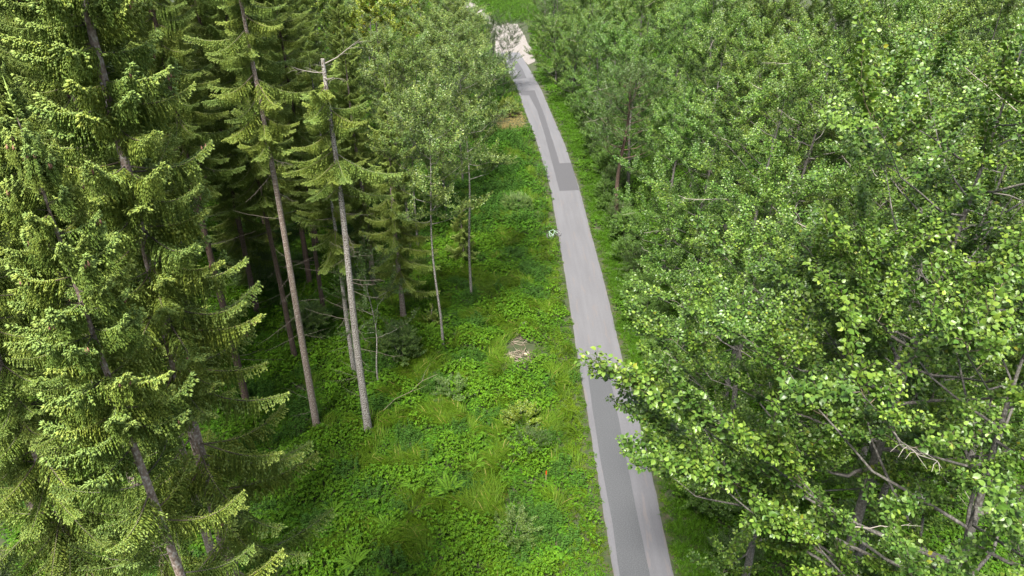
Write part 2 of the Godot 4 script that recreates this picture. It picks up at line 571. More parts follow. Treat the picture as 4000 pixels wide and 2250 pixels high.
# Broadleaved tree. o.kind picks the set of leafy branches.
func broadleaf(o: Dictionary) -> Node3D:
	rng.seed = o.seed
	var set_: Array = M.branches[o.kind]
	var t := thing(o.get("called", "poplar_tree"), o.label, o.get("category", "poplar"), Vector3(o.x, land(o.x, o.z), o.z), 0.0, o.get("group", ""))
	var H: float = o.h
	var cb: float = o.cb
	var R: float = o.reach
	var near: bool = o.get("near", false)
	var lean := Vector3(o.get("lx", rf(-0.03, 0.03)), 0, o.get("lz", rf(-0.03, 0.03)))
	var pts := trunk_line(H * 0.96, lean, o.get("wobble", 0.3))
	var r0: float = o.get("r", 0.2)
	var rad := PackedFloat32Array()
	for i in pts.size():
		var f := i / float(pts.size() - 1)
		rad.append(r0 * pow(1.0 - f * 0.97, 0.85) * (1.55 if i == 0 else (1.1 if i == 1 else 1.0)))
	var wood := Shape.new()
	wood.tube(pts, rad, 9 if near else 6, Color.WHITE, false, 0.04)
	var bark_m: Material = o.get("bark", M.poplar_bark)
	var limbs: int = o.get("limbs", 26)
	var per: int = o.get("per", 8)
	var xs := []
	var seats := []
	var limb_meshes := []
	var wanted: Array = o.get("reaching", [])
	for i in limbs + wanted.size():
		var f := (i + rf(0.0, 0.9)) / limbs
		if i >= limbs:
			f = clampf((wanted[i - limbs].y - 3.2 - cb) / (H - cb), 0.02, 0.9)
		var h := lerpf(cb * 0.92, H * 0.9, f)
		var yaw: float = i * 2.39996 + rf(-0.4, 0.4)
		var prof: float = sqrt(maxf(0.0, 1.0 - pow((f - 0.3) / 0.74, 2.0))) * 0.95 + 0.1
		var l := R * prof * rf(0.75, 1.15)
		var rise := rf(0.35, 0.75) + 0.35 * f
		var p0 := _along(pts, (h + 0.25) / (H * 0.96 + 0.25))
		var out := Vector3(cos(yaw), 0, sin(yaw))
		var lp := PackedVector3Array()
		var lr := PackedFloat32Array()
		var cross := Vector3(-out.z, 0, out.x) * rf(-0.18, 0.18)
		for j in 6:
			var u := j / 5.0
			lp.append(p0 + out * l * u + Vector3(0, l * rise * (u * 0.75 - 0.12 * sin(u * PI) + 0.12 * u * u), 0) + cross * l * u * u + Vector3(rf(-1, 1), rf(-1, 1), rf(-1, 1)) * 0.16 * l * u * (1 - u))
			if i >= limbs:
				lp[j] = p0.lerp(wanted[i - limbs] - t.position, u) + Vector3(0, -0.6 * sin(u * PI), 0) + cross * 3.0 * u * (1 - u)
			lr.append(maxf(0.008, r0 * 0.27 * (1.1 - f * 0.75) * pow(1.0 - u * 0.93, 0.9)))
		if near:
			var ls := Shape.new()
			ls.tube(lp, lr, 6, Color.WHITE)
			part(t, "limb", ls.mesh(bark_m))
		else:
			wood.tube(lp, lr, 4, Color.WHITE)
		for j in per:
			# leafy branches spring in tufts of four, which round off into domes with gaps between
			var tuft := j / 4
			var u := 1.0 - tuft * rf(0.3, 0.36) - 0.04 * (j % 4)
			if near and j == per - 2:
				u = 0.2
			var p := _along(lp, maxf(u, 0.16))
			var away := yaw + (j % 4) * 1.57 + rf(-0.5, 0.5)
			var pitch := rf(0.1, 1.0)
			if i >= limbs:
				yaw = atan2(lp[5].z - p0.z, lp[5].x - p0.x)
				away = yaw + rf(-1.0, 1.0) * (1.2 - u)
			if j == per - 1:
				p = lp[5]
				away = yaw + rf(-0.3, 0.3)
				pitch = rf(0.0, 0.6)
			seats.append([p, away, pitch])
	# leader
	for i in 5:
		seats.append([_along(pts, rf(0.9, 1.0)), rf(0, TAU), rf(0.5, 1.3)])
	for i in o.get("bare", 0):
		var at: Vector3 = seats[rng.randi() % seats.size()][0]
		var db := Basis(Vector3.UP, rf(0, TAU)) * Basis(Vector3(0, 0, 1), rf(-0.3, 0.7))
		part(t, "bare_branch", M.bare_twig[i % 3], Transform3D(db.scaled_local(Vector3.ONE * rf(0.8, 1.4)), at))
	part(t, "trunk", wood.mesh(bark_m))
	var tint: Color = o.get("tint", Color.WHITE)
	var size: float = o.get("scale", 1.0)
	var close := []
	for st in seats:
		var b := Basis(Vector3.UP, -st[1]) * Basis(Vector3(0, 0, 1), st[2]) * Basis(Vector3(1, 0, 0), rf(-0.5, 0.5))
		xs.append([rng.randi() % set_.size(), Transform3D(b.scaled_local(Vector3.ONE * size * rf(0.75, 1.2)), st[0])])
	if near:
		# the branches closest to the viewer keep every leaf apart
		var order := range(xs.size())
		var eye := Vector3(0, 30, 0) - t.position
		order.sort_custom(func(a, b): return eye.distance_squared_to(xs[a][1].origin) < eye.distance_squared_to(xs[b][1].origin))
		var apart: int = o.get("apart", 0)
		for i in order.size():
			var e: Array = xs[order[i]]
			if apart > 0 and i % 3 == 0:
				var plan: Dictionary = M.plans[o.kind][e[0]]
				if plan.leaves.size() > apart:
					apart = 0
				else:
					apart -= plan.leaves.size()
					var bn := part(t, "leafy_branch", M.bare_twigs[o.kind][e[0]], e[1])
					for l in plan.leaves:
						var side: Vector3 = l[1].cross(l[2]).normalized()
						var up: Vector3 = side.cross(l[1]).normalized()
						part(bn, "leaf", M.single_leaf[clampi(int(l[4] * 3.0 + rf(-0.5, 0.5)), 0, 2)], Transform3D(Basis(l[1], up, side).scaled_local(Vector3.ONE * l[3]), l[0]))
					continue
			part(t, "leafy_branch", set_[e[0]], e[1], M.leaf_tints[rng.randi() % 3])
	else:
		for v in set_.size():
			var pick := []
			var pc := PackedColorArray()
			for e in xs:
				if e[0] == v:
					pick.append(e[1])
					var w := rf(0.82, 1.18)
					pc.append(Color(tint.r * w * rf(0.92, 1.08), tint.g * w, tint.b * w))
			if pick.size():
				copies(t, "crown", set_[v], pick, pc)
	return t


# ---------------------------------------------------------------- low plants
func clump_mesh(seed_: int, kind: String) -> ArrayMesh:
	rng.seed = seed_
	var s := Shape.new()
	if kind == "herb" or kind == "broad" or kind == "ivy":
		var n: int = {"herb": 34, "broad": 12, "ivy": 46}[kind]
		var big: float = {"herb": 0.105, "broad": 0.21, "ivy": 0.085}[kind]
		var tall: float = {"herb": 0.42, "broad": 0.5, "ivy": 0.16}[kind]
		for i in n:
			var a := rf(0, TAU)
			var r := sqrt(rng.randf()) * 0.46
			var y := tall * (1.0 - r * r * 2.6) * rf(0.45, 1.05) + 0.03
			var at := Vector3(cos(a) * r, y, sin(a) * r)
			var c0 := tone(Color(0.04557, 0.09176, 0.007812), 0.34)
			var turn := rf(0, TAU)
			for j in 3:
				var b := turn + j * 1.15 - 1.15
				var d := Vector3(cos(b), rf(-0.4, 0.1), sin(b)).normalized()
				s.kite(at, d, (Vector3.UP + Vector3(rf(-0.4, 0.4), 0, rf(-0.4, 0.4))).normalized(), big * rf(0.7, 1.2), big * rf(0.55, 0.8), c0)
			if kind != "ivy" and i % 3 == 0:
				s.tube(PackedVector3Array([Vector3(at.x * 0.6, -0.05, at.z * 0.6), at]), PackedFloat32Array([0.005, 0.003]), 3, Color(0.05859, 0.0868, 0.01674))
	elif kind == "long" or kind == "short" or kind == "straw":
		var n: int = {"long": 46, "short": 54, "straw": 40}[kind]
		var side := rf(-0.7, 0.7)
		for i in n:
			var a := rf(0, TAU)
			var r := sqrt(rng.randf()) * (0.3 if kind == "long" else 0.36)
			var lean := Vector3(1.0, 0, side + rf(-0.9, 0.9)).normalized() if kind == "long" else Vector3(cos(a * 3.0), 0, sin(a * 3.0))
			var col := tone(Color(0.05729, 0.09796, 0.007254), 0.32) if kind != "straw" else tone(Color(0.1953, 0.155, 0.06138), 0.25)
			if kind == "long" and rng.randf() < 0.05:
				col = tone(Color(0.1693, 0.1364, 0.04464), 0.2)
			s.blade(Vector3(cos(a) * r, -0.03, sin(a) * r), lean, rf(0.55, 1.0) if kind == "long" else rf(0.16, 0.38), rf(0.012, 0.022), col)
	elif kind == "nettle":
		for i in 9:
			var a := rf(0, TAU)
			var r := sqrt(rng.randf()) * 0.4
			var foot := Vector3(cos(a) * r, -0.04, sin(a) * r)
			var top := foot + Vector3(rf(-0.12, 0.12), rf(0.55, 0.95), rf(-0.12, 0.12))
			s.tube(PackedVector3Array([foot, top]), PackedFloat32Array([0.006, 0.003]), 3, Color(0.05208, 0.0806, 0.02232))
			for j in 7:
				var p := foot.lerp(top, 0.3 + 0.7 * j / 6.0)
				for k in 2:
					var b := j * 1.6 + k * PI + rf(-0.2, 0.2)
					var d := Vector3(cos(b), rf(-0.45, 0.15), sin(b)).normalized()
					s.kite(p, d, Vector3(rf(-0.3, 0.3), 1, rf(-0.3, 0.3)).normalized(), rf(0.09, 0.15), rf(0.05, 0.075), tone(Color(0.03776, 0.07936, 0.01228), 0.28))
	return s.mesh(M.herb)


func frond_mesh(seed_: int) -> ArrayMesh:
	rng.seed = seed_
	var s := Shape.new()
	var L := 0.85
	var pts := PackedVector3Array()
	for i in 8:
		var t := i / 7.0
		pts.append(Vector3(L * t, 0.42 * sin(t * 2.3) * 0.8, 0))
	s.tube(pts, PackedFloat32Array([0.006, 0.006, 0.005, 0.005, 0.004, 0.003, 0.002, 0.001]), 3, Color(0.05, 0.07, 0.015))
	for i in 20:
		var t := 0.14 + 0.84 * i / 19.0
		var at := _along(pts, t)
		var w := 0.17 * pow(sin(minf(1.0, t * 1.15) * PI * 0.93 + 0.1), 0.7)
		for sd in [-1.0, 1.0]:
			s.kite(at, Vector3(0.35, -0.12, sd).normalized(), Vector3(0.1, 1, 0).normalized(), w, 0.045, tone(Color(0.085, 0.155, 0.015), 0.15))
	return s.mesh(M.herb)


func scatter(called: String, label: String, meshes: Array, spots: Array) -> void:
	# one patch of growth: nobody could count its plants
	var root := thing(called, label, "undergrowth")
	root.set_meta("kind", "stuff")
	for v in meshes.size():
		var xs := []
		var cols := PackedColorArray()
		for i in spots.size():
			if i % meshes.size() == v:
				xs.append(spots[i][0])
				cols.append(spots[i][1])
		if xs.size():
			copies(root, called, meshes[v], xs, cols)


func stand(x: float, z: float, size: float, high := 1.0, yaw := -1.0) -> Transform3D:
	var b := Basis(Vector3.UP, yaw if yaw >= 0.0 else rf(0, TAU))
	return Transform3D(b.scaled_local(Vector3(size, size * high, size)), Vector3(x, land(x, z), z))


func undergrowth() -> void:
	rng.seed = 77
	var kinds := {"herb": [], "broad": [], "ivy": [], "long": [], "short": [], "straw": [], "nettle": []}
	for k in kinds:
		for i in 3:
			kinds[k].append(clump_mesh(500 + i * 13 + k.hash() % 97, k))
	rng.seed = 78
	var spots := {"herb": [], "broad": [], "ivy": [], "long": [], "short": [], "straw": [], "nettle": [], "right": [], "edge": []}
	var z := -20.0
	while z > -215.0:
		var step := 0.40 if z > -62.0 else (0.55 if z > -110.0 else 0.9)
		var x := -0.8 * absf(z) - 5.0
		var xmax := minf(0.8 * absf(z) + 9.0, 46.0)
		if z < -70.0:
			x = maxf(x, -48.0)
		while x < xmax:
			var px := x + rf(-0.5, 0.5) * step
			var pz := z + rf(-0.5, 0.5) * step
			x += step
			var el := road_left(pz) - px
			var er := px - road_right(pz)
			if pz < -136.0:
				el = -4.5 - px if pz > -176.0 else -9.0 - px + (pz + 176.0) * 0.3
				er = px - (3.4 if pz > -172.0 else -3.5 + (pz + 172.0) * 0.25)
			elif pz < -126.0:
				er = px - 4.3
			if el < 0.03 and er < 0.03:
				continue
			if el > 0.0 and Vector2(px - 0.5, (pz + 42.7) * 0.55).length() < 1.12 + 0.2 * sin(px * 9.0):
				continue
			var n1 := field.get_noise_2d(px, pz) + rf(-0.12, 0.12)
			var n2 := field_b.get_noise_2d(px, pz) + rf(-0.14, 0.14)
			var size := rf(0.75, 1.25) * (step / 0.40) ** 0.6
			var w := rf(0.82, 1.2)
			if el > 0.0 and el < 0.55 or er > 0.0 and er < 0.5:
				var c := Color(1.15 * w, 1.05 * w, 0.9 * w)
				for twice in 2:
					var ex := px + rf(-0.15, 0.15)
					if minf(absf(ex - road_left(pz)), absf(ex - road_right(pz))) > 0.1:
						spots.edge.append([stand(ex, pz + rf(-0.2, 0.2), size * rf(0.32, 0.55), rf(0.6, 1.1)), c])
				continue
			if er > 0.0:
				if er < 3.0 and n1 > -0.4:
					for twice in 2:
						spots.right.append([stand(px + rf(-0.2, 0.2), pz + rf(-0.2, 0.2), size, rf(0.7, 1.3)), Color(0.75 * w, 0.93 * w, 0.75 * w)])
				elif rng.randf() < 0.75:
					spots.herb.append([stand(px, pz, size * 1.1, 1.2), Color(w, w, w)])
				continue
			# left of the lane
			var dry := Vector2((px + 0.6) * 0.5, (pz + 98.0) * 0.22).rotated(0.6).length()
			if dry < 1.3:
				spots.straw.append([stand(px, pz, size, 0.8), Color(1.1 * w, w, w)])
				continue
			if el < 2.4 + n1 * 1.6 and rng.randf() < 0.8:
				var c2 := Color(1.25 * w, 1.08 * w, 0.8 * w) if n2 > -0.1 else Color(0.95 * w, w, 0.9 * w)
				if rng.randf() < 0.5:
					spots.short.append([stand(px, pz, size * 1.1, rf(0.8, 1.4)), c2])
				else:
					spots.herb.append([stand(px, pz, size * 0.75, 0.7), c2])
				continue
			var shade := smoothstep(-5.0, -13.0, px + (pz + 40.0) * -0.05)
			if pz < -62.0 and px > -14.0:
				if n1 > 0.05:
					spots.nettle.append([stand(px, pz, size * 1.2, rf(0.8, 1.3)), Color(1.05 * w, 1.08 * w, 1.0 * w)])
				elif n2 > 0.15:
					spots.long.append([stand(px, pz, size, 1.0, fposmod(n1 * 5.0 + 3.0, TAU)), Color(1.1 * w, 1.05 * w, w)])
				else:
					spots.herb.append([stand(px, pz, size * 1.2, 1.3), Color(0.95 * w, 1.05 * w, w)])
				continue
			if n2 > 0.2 + shade * 0.25 and px > -14.0:
				spots.long.append([stand(px, pz, size * rf(0.9, 1.3), 0.85, fposmod(n1 * 6.0 + 3.4 + rf(-0.3, 0.3), TAU)), Color(1.08 * w, 1.05 * w, 0.9 * w)])
			elif n1 > 0.14:
				var c3 := Color(1.35 * w, 1.3 * w, 0.9 * w)
				spots.herb.append([stand(px, pz, size * 1.1, 1.3 + n1), c3])
			elif n1 < -0.3 and n2 < 0.05:
				spots.nettle.append([stand(px, pz, size, rf(0.6, 1.0)), Color(w, w, w)])
			elif rng.randf() < 0.07:
				spots.broad.append([stand(px, pz, size, rf(0.6, 1.0)), Color(1.15 * w, 1.2 * w, w)])
			elif rng.randf() < 0.5 + 0.4 * shade:
				if rng.randf() > 0.06:
					spots.ivy.append([stand(px, pz, size * 1.2, 1.0 + n2), Color(w, w, w)])
			else:
				spots.herb.append([stand(px, pz, size, rf(0.5, 0.9)), Color(0.95 * w, 1.05 * w, w)])
		z -= step
	scatter("leafy_herbs", "leafy green herbs covering the clearing left of the lane", kinds.herb, spots.herb)
	scatter("broad_leaved_herbs", "scattered pale broad-leaved herbs standing among the low ground cover", kinds.broad, spots.broad)
	scatter("dark_ground_cover", "low dark green ground cover under the spruces", kinds.ivy, spots.ivy)
	scatter("long_grass", "long combed grass lying in swirls in the clearing", kinds.long, spots.long)
	scatter("short_grass", "short yellow-green grass along the left verge of the lane", kinds.short, spots.short)
	scatter("dry_grass", "straw-coloured dry grass beside the bend of the lane", kinds.straw, spots.straw)
	scatter("nettle_growth", "blue-green nettles in dense beds beyond the clearing", kinds.nettle, spots.nettle)
	scatter("verge_grass", "bright green grass on the right verge below the poplars", kinds.short, spots.right)
	scatter("edge_weeds", "low weeds creeping over both edges of the asphalt", kinds.short + kinds.herb, spots.edge)


func bush(called: String, label: String, x: float, z: float, r: float, high: float, kind: String, tint: Color, seed_: int, group := "") -> void:
	rng.seed = seed_
	var t := thing(called, label, "bush", Vector3(x, land(x, z), z), 0.0, group)
	var set_: Array = M.branches[kind]
	var xs := []
	for i in set_.size():
		xs.append([[], PackedColorArray()])
	for i in 6:
		var a := i * 1.05 + rf(-0.3, 0.3)
		var top := Vector3(cos(a) * r * 0.6, high * rf(0.6, 0.95), sin(a) * r * 0.6)
		var s := Shape.new()
		s.tube(PackedVector3Array([Vector3(0, -0.1, 0), top * 0.5 + Vector3(0, high * 0.08, 0), top]), PackedFloat32Array([0.025, 0.016, 0.006]), 5, Color.WHITE)
		part(t, "stem", s.mesh(M.poplar_bark))
	var n := int(26.0 * r * r * high) + 14
	for i in n:
		var a := rf(0, TAU)
		var y := pow(rng.randf(), 0.7)
		var rr := r * sqrt(1.0 - y * y * 0.85) * sqrt(rf(0.15, 1.0)) * 0.8
		var b := Basis(Vector3.UP, -a + rf(-0.8, 0.8)) * Basis(Vector3(0, 0, 1), rf(-0.1, 1.0))
		var pick: Array = xs[rng.randi() % set_.size()]
		pick[0].append(Transform3D(b.scaled_local(Vector3.ONE * rf(0.4, 0.62)), Vector3(cos(a) * rr, 0.1 + y * high * 0.8, sin(a) * rr)))
		var w := rf(0.8, 1.2)
		pick[1].append(Color(tint.r * w, tint.g * w, tint.b * w))
	for i in set_.size():
		if xs[i][0].size():
			copies(t, "foliage", set_[i], xs[i][0], xs[i][1])


func fern(label: String, x: float, z: float, size: float, seed_: int) -> void:
	rng.seed = seed_
	var t := thing("fern", label, "fern", Vector3(x, land(x, z), z), rf(0, TAU), "ferns in the clearing")
	t.scale = Vector3.ONE * size
	for i in 9:
		var b := Basis(Vector3.UP, i * TAU / 9 + rf(-0.2, 0.2)) * Basis(Vector3(0, 0, 1), rf(0.0, 0.5))
		part(t, "frond", M.fronds[i % 2], Transform3D(b.scaled_local(Vector3.ONE * rf(0.8, 1.15)), Vector3(0, 0.05, 0)))


# ---------------------------------------------------------------- small things
func stick_mesh(seed_: int, length: float, r: float, forked: bool, mat: Material) -> ArrayMesh:
	rng.seed = seed_
	var s := Shape.new()
	var pts := PackedVector3Array()
	var rad := PackedFloat32Array()
	for i in 5:
		var t := i / 4.0
		pts.append(Vector3((t - 0.5) * length, rf(-0.02, 0.02) * length, rf(-0.06, 0.06) * length))
		rad.append(lerpf(r, r * 0.45, t))
	s.tube(pts, rad, 5, Color.WHITE, true)
	if forked:
		for k in 2:
			var p := pts[2 + k]
			s.tube(PackedVector3Array([p, p + Vector3(0.14, 0.03, 0.09 if k == 0 else -0.1) * length, p + Vector3(0.3, 0.05, 0.14 if k == 0 else -0.16) * length]), PackedFloat32Array([r * 0.5, r * 0.35, r * 0.15]), 4, Color.WHITE, true)
	return s.mesh(mat)


func brush_heap() -> void:
	rng.seed = 901
	var meshes := []
	for i in 6:
		meshes.append(stick_mesh(910 + i, rf(0.5, 1.15), rf(0.01, 0.022), i % 2 == 0, M.sticks[i % 3]))
	rng.seed = 902
	var main := thing("brush_pile", "heap of grey-brown cut sticks in the grass left of the lane", "brush pile", Vector3(0.55, land(0.55, -41.9), -41.9))
	for i in 90:
		var a := rf(0, TAU)
		var r := sqrt(rng.randf()) * 1.0
		var y := 0.05 + 0.42 * (1.0 - r) * rng.randf()
		var b := Basis(Vector3.UP, rf(0, TAU)) * Basis(Vector3(0, 0, 1), rf(-0.22, 0.22))
		part(main, "stick", meshes[rng.randi() % 6], Transform3D(b.scaled_local(Vector3.ONE * rf(0.5, 1.1)), Vector3(cos(a) * r, y, sin(a) * r * 0.85)))
	for e in [[-0.55, 0.3, 0.12], [0.45, -0.15, 0.11], [0.6, 0.35, 0.12]]:
		var s := Shape.new()
		s.tube(PackedVector3Array([Vector3(-0.14, 0, 0), Vector3(0.14, 0.01, 0)]), PackedFloat32Array([0.07, 0.066]), 9, Color.WHITE, true)
		part(main, "cut_log", s.mesh(M.cut_wood), Transform3D(Basis(Vector3.UP, rf(0, TAU)), Vector3(e[0], e[2] + 0.1, e[1])))
	var strip := thing("twig_litter", "trail of bare twigs leading away from the stick heap", "twigs", Vector3(0.45, land(0.45, -44.2), -44.2))
	for i in 46:
		var f := rng.randf()
		var b := Basis(Vector3.UP, rf(0, TAU)) * Basis(Vector3(0, 0, 1), rf(-0.12, 0.12))
		part(strip, "stick", meshes[rng.randi() % 6], Transform3D(b.scaled_local(Vector3.ONE * rf(0.4, 0.95)), Vector3(rf(-0.5, 0.5) * (1.1 - 0.5 * f), rf(0.04, 0.16), 1.1 - 3.0 * f)))
	var lg := thing("cut_log_piece", "pale sawn log lying above the trail of twigs", "log", Vector3(0.85, land(0.85, -46.2) + 0.22, -46.2), 0.9)
	var ls := Shape.new()
	ls.tube(PackedVector3Array([Vector3(-0.4, 0, 0), Vector3(0, 0.02, 0.02), Vector3(0.4, 0, 0)]), PackedFloat32Array([0.1, 0.1, 0.09]), 9, Color.WHITE, false, 0.03)
	part(lg, "stem", ls.mesh(M.pale_bark))
	var cs := Shape.new()
	cs.tube(PackedVector3Array([Vector3(0.4, 0, 0), Vector3(0.405, 0, 0)]), PackedFloat32Array([0.088, 0.085]), 9, Color.WHITE, true)
	part(lg, "cut_face", cs.mesh(M.cut_wood))
	var bs := thing("fallen_branch", "thin pale fallen stick slanting over the grass", "branch", Vector3(-3.7, land(-3.7, -41.3) + 0.34, -41.3), 1.1)
	part(bs, "stick", stick_mesh(930, 1.3, 0.035, false, M.sticks[1]), Transform3D(Basis(Vector3(0, 0, 1), 0.15), Vector3.ZERO))
	var fb := thing("fallen_branch", "long bare fallen branch beside the pale-stemmed spruce", "branch", Vector3(-6.6, land(-6.6, -37.2) + 0.75, -37.2), 0.7)
	part(fb, "stick", stick_mesh(931, 4.2, 0.02, true, M.sticks[0]), Transform3D(Basis(Vector3(0, 0, 1), 0.22), Vector3.ZERO))
	var st := thing("tree_stump", "small weathered brown stump among bright green leaves", "stump", Vector3(1.39, land(1.39, -35.65), -35.65))
	var ss := Shape.new()
	ss.tube(PackedVector3Array([Vector3(0, -0.1, 0), Vector3(0, 0.15, 0), Vector3(0.02, 0.62, 0)]), PackedFloat32Array([0.2, 0.14, 0.12]), 10, Color.WHITE, true, 0.06)
	part(st, "stem", ss.mesh(M.red_bark))


func marker() -> void:
	var t := thing("marker_stake", "thin wooden survey stake with a red painted head", "stake", Vector3(1.91, land(1.91, -29.91), -29.91))
	var a := Shape.new()
	a.tube(PackedVector3Array([Vector3(0, -0.2, 0), Vector3(0.01, 0.62, 0)]), PackedFloat32Array([0.03, 0.03]), 4, Color(0.28, 0.21, 0.126), true)
	part(t, "post", a.mesh(M.paint))
	var b := Shape.new()
	b.tube(PackedVector3Array([Vector3(0.01, 0.62, 0), Vector3(0.012, 0.86, 0), Vector3(0.012, 0.93, 0)]), PackedFloat32Array([0.036, 0.036, 0.012]), 4, Color(0.525, 0.049, 0.014), true)
	part(t, "painted_head", b.mesh(M.paint))


func ring(r: float, thick: float, col: Color, mat: Material) -> ArrayMesh:
	var s := Shape.new()
	var pts := PackedVector3Array()
	var rad := PackedFloat32Array()
	for i in 25:
		pts.append(Vector3(cos(i * TAU / 24) * r, sin(i * TAU / 24) * r, 0))
		rad.append(thick)
	s.tube(pts, rad, 6, col)
	return s.mesh(mat)


func rod(parent: Node, called: String, pts: Array, r: float, col: Color) -> MeshInstance3D:
	var s := Shape.new()
	var rad := PackedFloat32Array()
	for p in pts:
		rad.append(r)
	s.tube(PackedVector3Array(pts), rad, 7, col, true)
	return part(parent, called, s.mesh(M.paint))


func bicycle() -> void:
	# built upright in its own plane (x along, y up), then laid on its side at the road's edge
	var t := thing("bicycle", "pale mint bicycle lying in the grass at the edge of the lane", "bicycle", Vector3(3.8, 0.42, -61.6))
	t.basis = Basis(Vector3.UP, 0.75) * Basis(Vector3.RIGHT, -1.02)
	var mint := Color(0.315, 0.465, 0.3375)
	var black := Color(0.015, 0.015, 0.015)
	var grey := Color(0.24, 0.24, 0.24)
	var rear := Vector3(-0.5, -0.2, 0)
	var front := Vector3(0.55, -0.2, 0)
	var crank := Vector3(-0.07, -0.26, 0)
	var seat := Vector3(-0.22, 0.27, 0)
	var head := Vector3(0.36, 0.28, 0)
	var head_low := Vector3(0.40, 0.14, 0)
	var f := rod(t, "frame", [seat, head], 0.019, mint)
	for e in [[head_low, crank], [crank, seat], [crank, rear], [seat, rear], [head, head_low]]:
		rod(f, "tube", e, 0.019, mint)
	rod(t, "fork", [head_low, front], 0.016, mint)
	for w in [rear, front]:
		var wh := part(t, "wheel", ring(0.31, 0.012, grey, M.paint), Transform3D(Basis(), w))
		part(wh, "tyre", ring(0.335, 0.02, black, M.paint))
		for k in 8:
			var a := k * PI / 8
			rod(wh, "spoke", [Vector3(cos(a), sin(a), 0) * 0.3, -Vector3(cos(a), sin(a), 0) * 0.3], 0.003, grey)
	rod(t, "seat_post", [seat, Vector3(-0.26, 0.4, 0)], 0.014, black)
	var s := Shape.new()
	s.tube(PackedVector3Array([Vector3(-0.4, 0.42, 0), Vector3(-0.3, 0.42, 0), Vector3(-0.13, 0.41, 0)]), PackedFloat32Array([0.06, 0.065, 0.025]), 8, black, true)
	part(t, "saddle", s.mesh(M.paint))
	rod(t, "stem", [head, Vector3(0.34, 0.38, 0), Vector3(0.40, 0.4, 0)], 0.014, black)
	rod(t, "handlebar", [Vector3(0.36, 0.42, -0.29), Vector3(0.41, 0.4, -0.1), Vector3(0.41, 0.4, 0.1), Vector3(0.36, 0.42, 0.29)], 0.014, black)
	var ch := part(t, "chainring", ring(0.09, 0.008, grey, M.paint), Transform3D(Basis(), crank))
	rod(ch, "crank_arm", [Vector3(-0.02, 0.16, 0.05), Vector3(0, 0, 0.05), Vector3(0, 0, -0.05), Vector3(0.02, -0.16, -0.05)], 0.01, black)


# ---------------------------------------------------------------- ground and road
func ground_sheet() -> void:
	var s := Shape.new()
	var xs := []
	var zs := []
	var q := -320.0
	while q <= 320.0:
		xs.append(q)
		q += 1.0 if absf(q) < 40.0 else 14.0
	q = 60.0
	while q >= -520.0:
		zs.append(q)
		q -= 1.0 if q < -18.0 and q > -125.0 else 14.0
	var nx := xs.size()
	for z in zs:
		for x in xs:
			var e := 0.4
			var nn := Vector3(land(x - e, z) - land(x + e, z), 2 * e, land(x, z - e) - land(x, z + e)).normalized()
			s.put(Vector3(x, land(x, z), z), nn, Color.WHITE)
	for j in zs.size() - 1:
		for i in nx - 1:
			var a := j * nx + i
			s.tri(a, a + nx, a + 1)
			s.tri(a + 1, a + nx, a + nx + 1)
	setting("ground", s.mesh(M.soil), "dark leafy soil of the forest floor")


func road_picture() -> ImageTexture:
	var w := 192
	var h := 2048
	var im := Image.create(w, h, false, Image.FORMAT_RGB8)
	var fine := FastNoiseLite.new()
	fine.seed = 5
	fine.frequency = 0.35
	var coarse := FastNoiseLite.new()
	coarse.seed = 9
	coarse.frequency = 0.03
	var streak := FastNoiseLite.new()
	streak.seed = 14
	streak.frequency = 0.05
	for y in h:
		for x in w:
			var u := x / float(w)
			var a := fine.get_noise_2d(x, y) * 0.16 + coarse.get_noise_2d(x * 0.8, y * 0.45) * 0.11 + streak.get_noise_2d(x * 0.7, y * 0.05) * 0.09
			# tyre-polished tracks are greyer than the crown and the gritty edges
			var track := exp(-pow((u - 0.3) / 0.1, 2.0)) + exp(-pow((u - 0.72) / 0.1, 2.0))
			var grit := smoothstep(0.42, 0.5, absf(u - 0.5)) * (0.5 + fine.get_noise_2d(x * 2.0, y * 2.0))
			var k := 0.09 * (1.0 + a) * (1.0 - 0.035 * track)
			var c := Color(k * 0.98, k * 0.98, k * 1.06)
			c = c.lerp(Color(0.0837, 0.0744, 0.062), clampf(grit * 0.8, 0.0, 0.8))
			# the stretch nearest the viewer is an older, darker surface, laid up to a seam
			if 40.0 - y * 182.0 / h > -41.0 + 0.25 * coarse.get_noise_2d(x * 3.0, 7.0):
				c = Color(c.r * 0.88, c.g * 0.885, c.b * 0.9)
			var stain := coarse.get_noise_2d(x * 1.3 + 400.0, y * 0.7)
			if stain > 0.38:
				c = c.lerp(Color(0.1178, 0.0961, 0.0868), 0.3)
			im.set_pixel(x, y, c.linear_to_srgb())
	return ImageTexture.create_from_image(im)


func road_sheet() -> void:
	var s := Shape.new()
	s.with_uv = true
	var edge := FastNoiseLite.new()
	edge.seed = 31
	edge.frequency = 0.55
	var z := 40.0
	var k := 0
	var across := [0.0, 0.02, 0.25, 0.5, 0.75, 0.98, 1.0]
	while z > -142.0:
		var a := road_left(z) + edge.get_noise_2d(z, 3.0) * 0.05 - 0.02
		var b := road_right(z) + edge.get_noise_2d(z, 90.0) * 0.05 + 0.02
		for f in across:
			s.put(Vector3(lerpf(a, b, f), 0.03 if f > 0.0 and f < 1.0 else -0.05, z), Vector3.UP, Color.WHITE)
			s.uv.append(Vector2(0.03 + f * 0.94, (40.0 - z) / 182.0))
		if k > 0:
			for j in 6:
				var p := (k - 1) * 7 + j
				s.tri(p, p + 7, p + 1)
				s.tri(p + 1, p + 7, p + 8)
		k += 1
		z -= 0.5
	setting("road", s.mesh(M.road), "narrow pale grey asphalt lane")


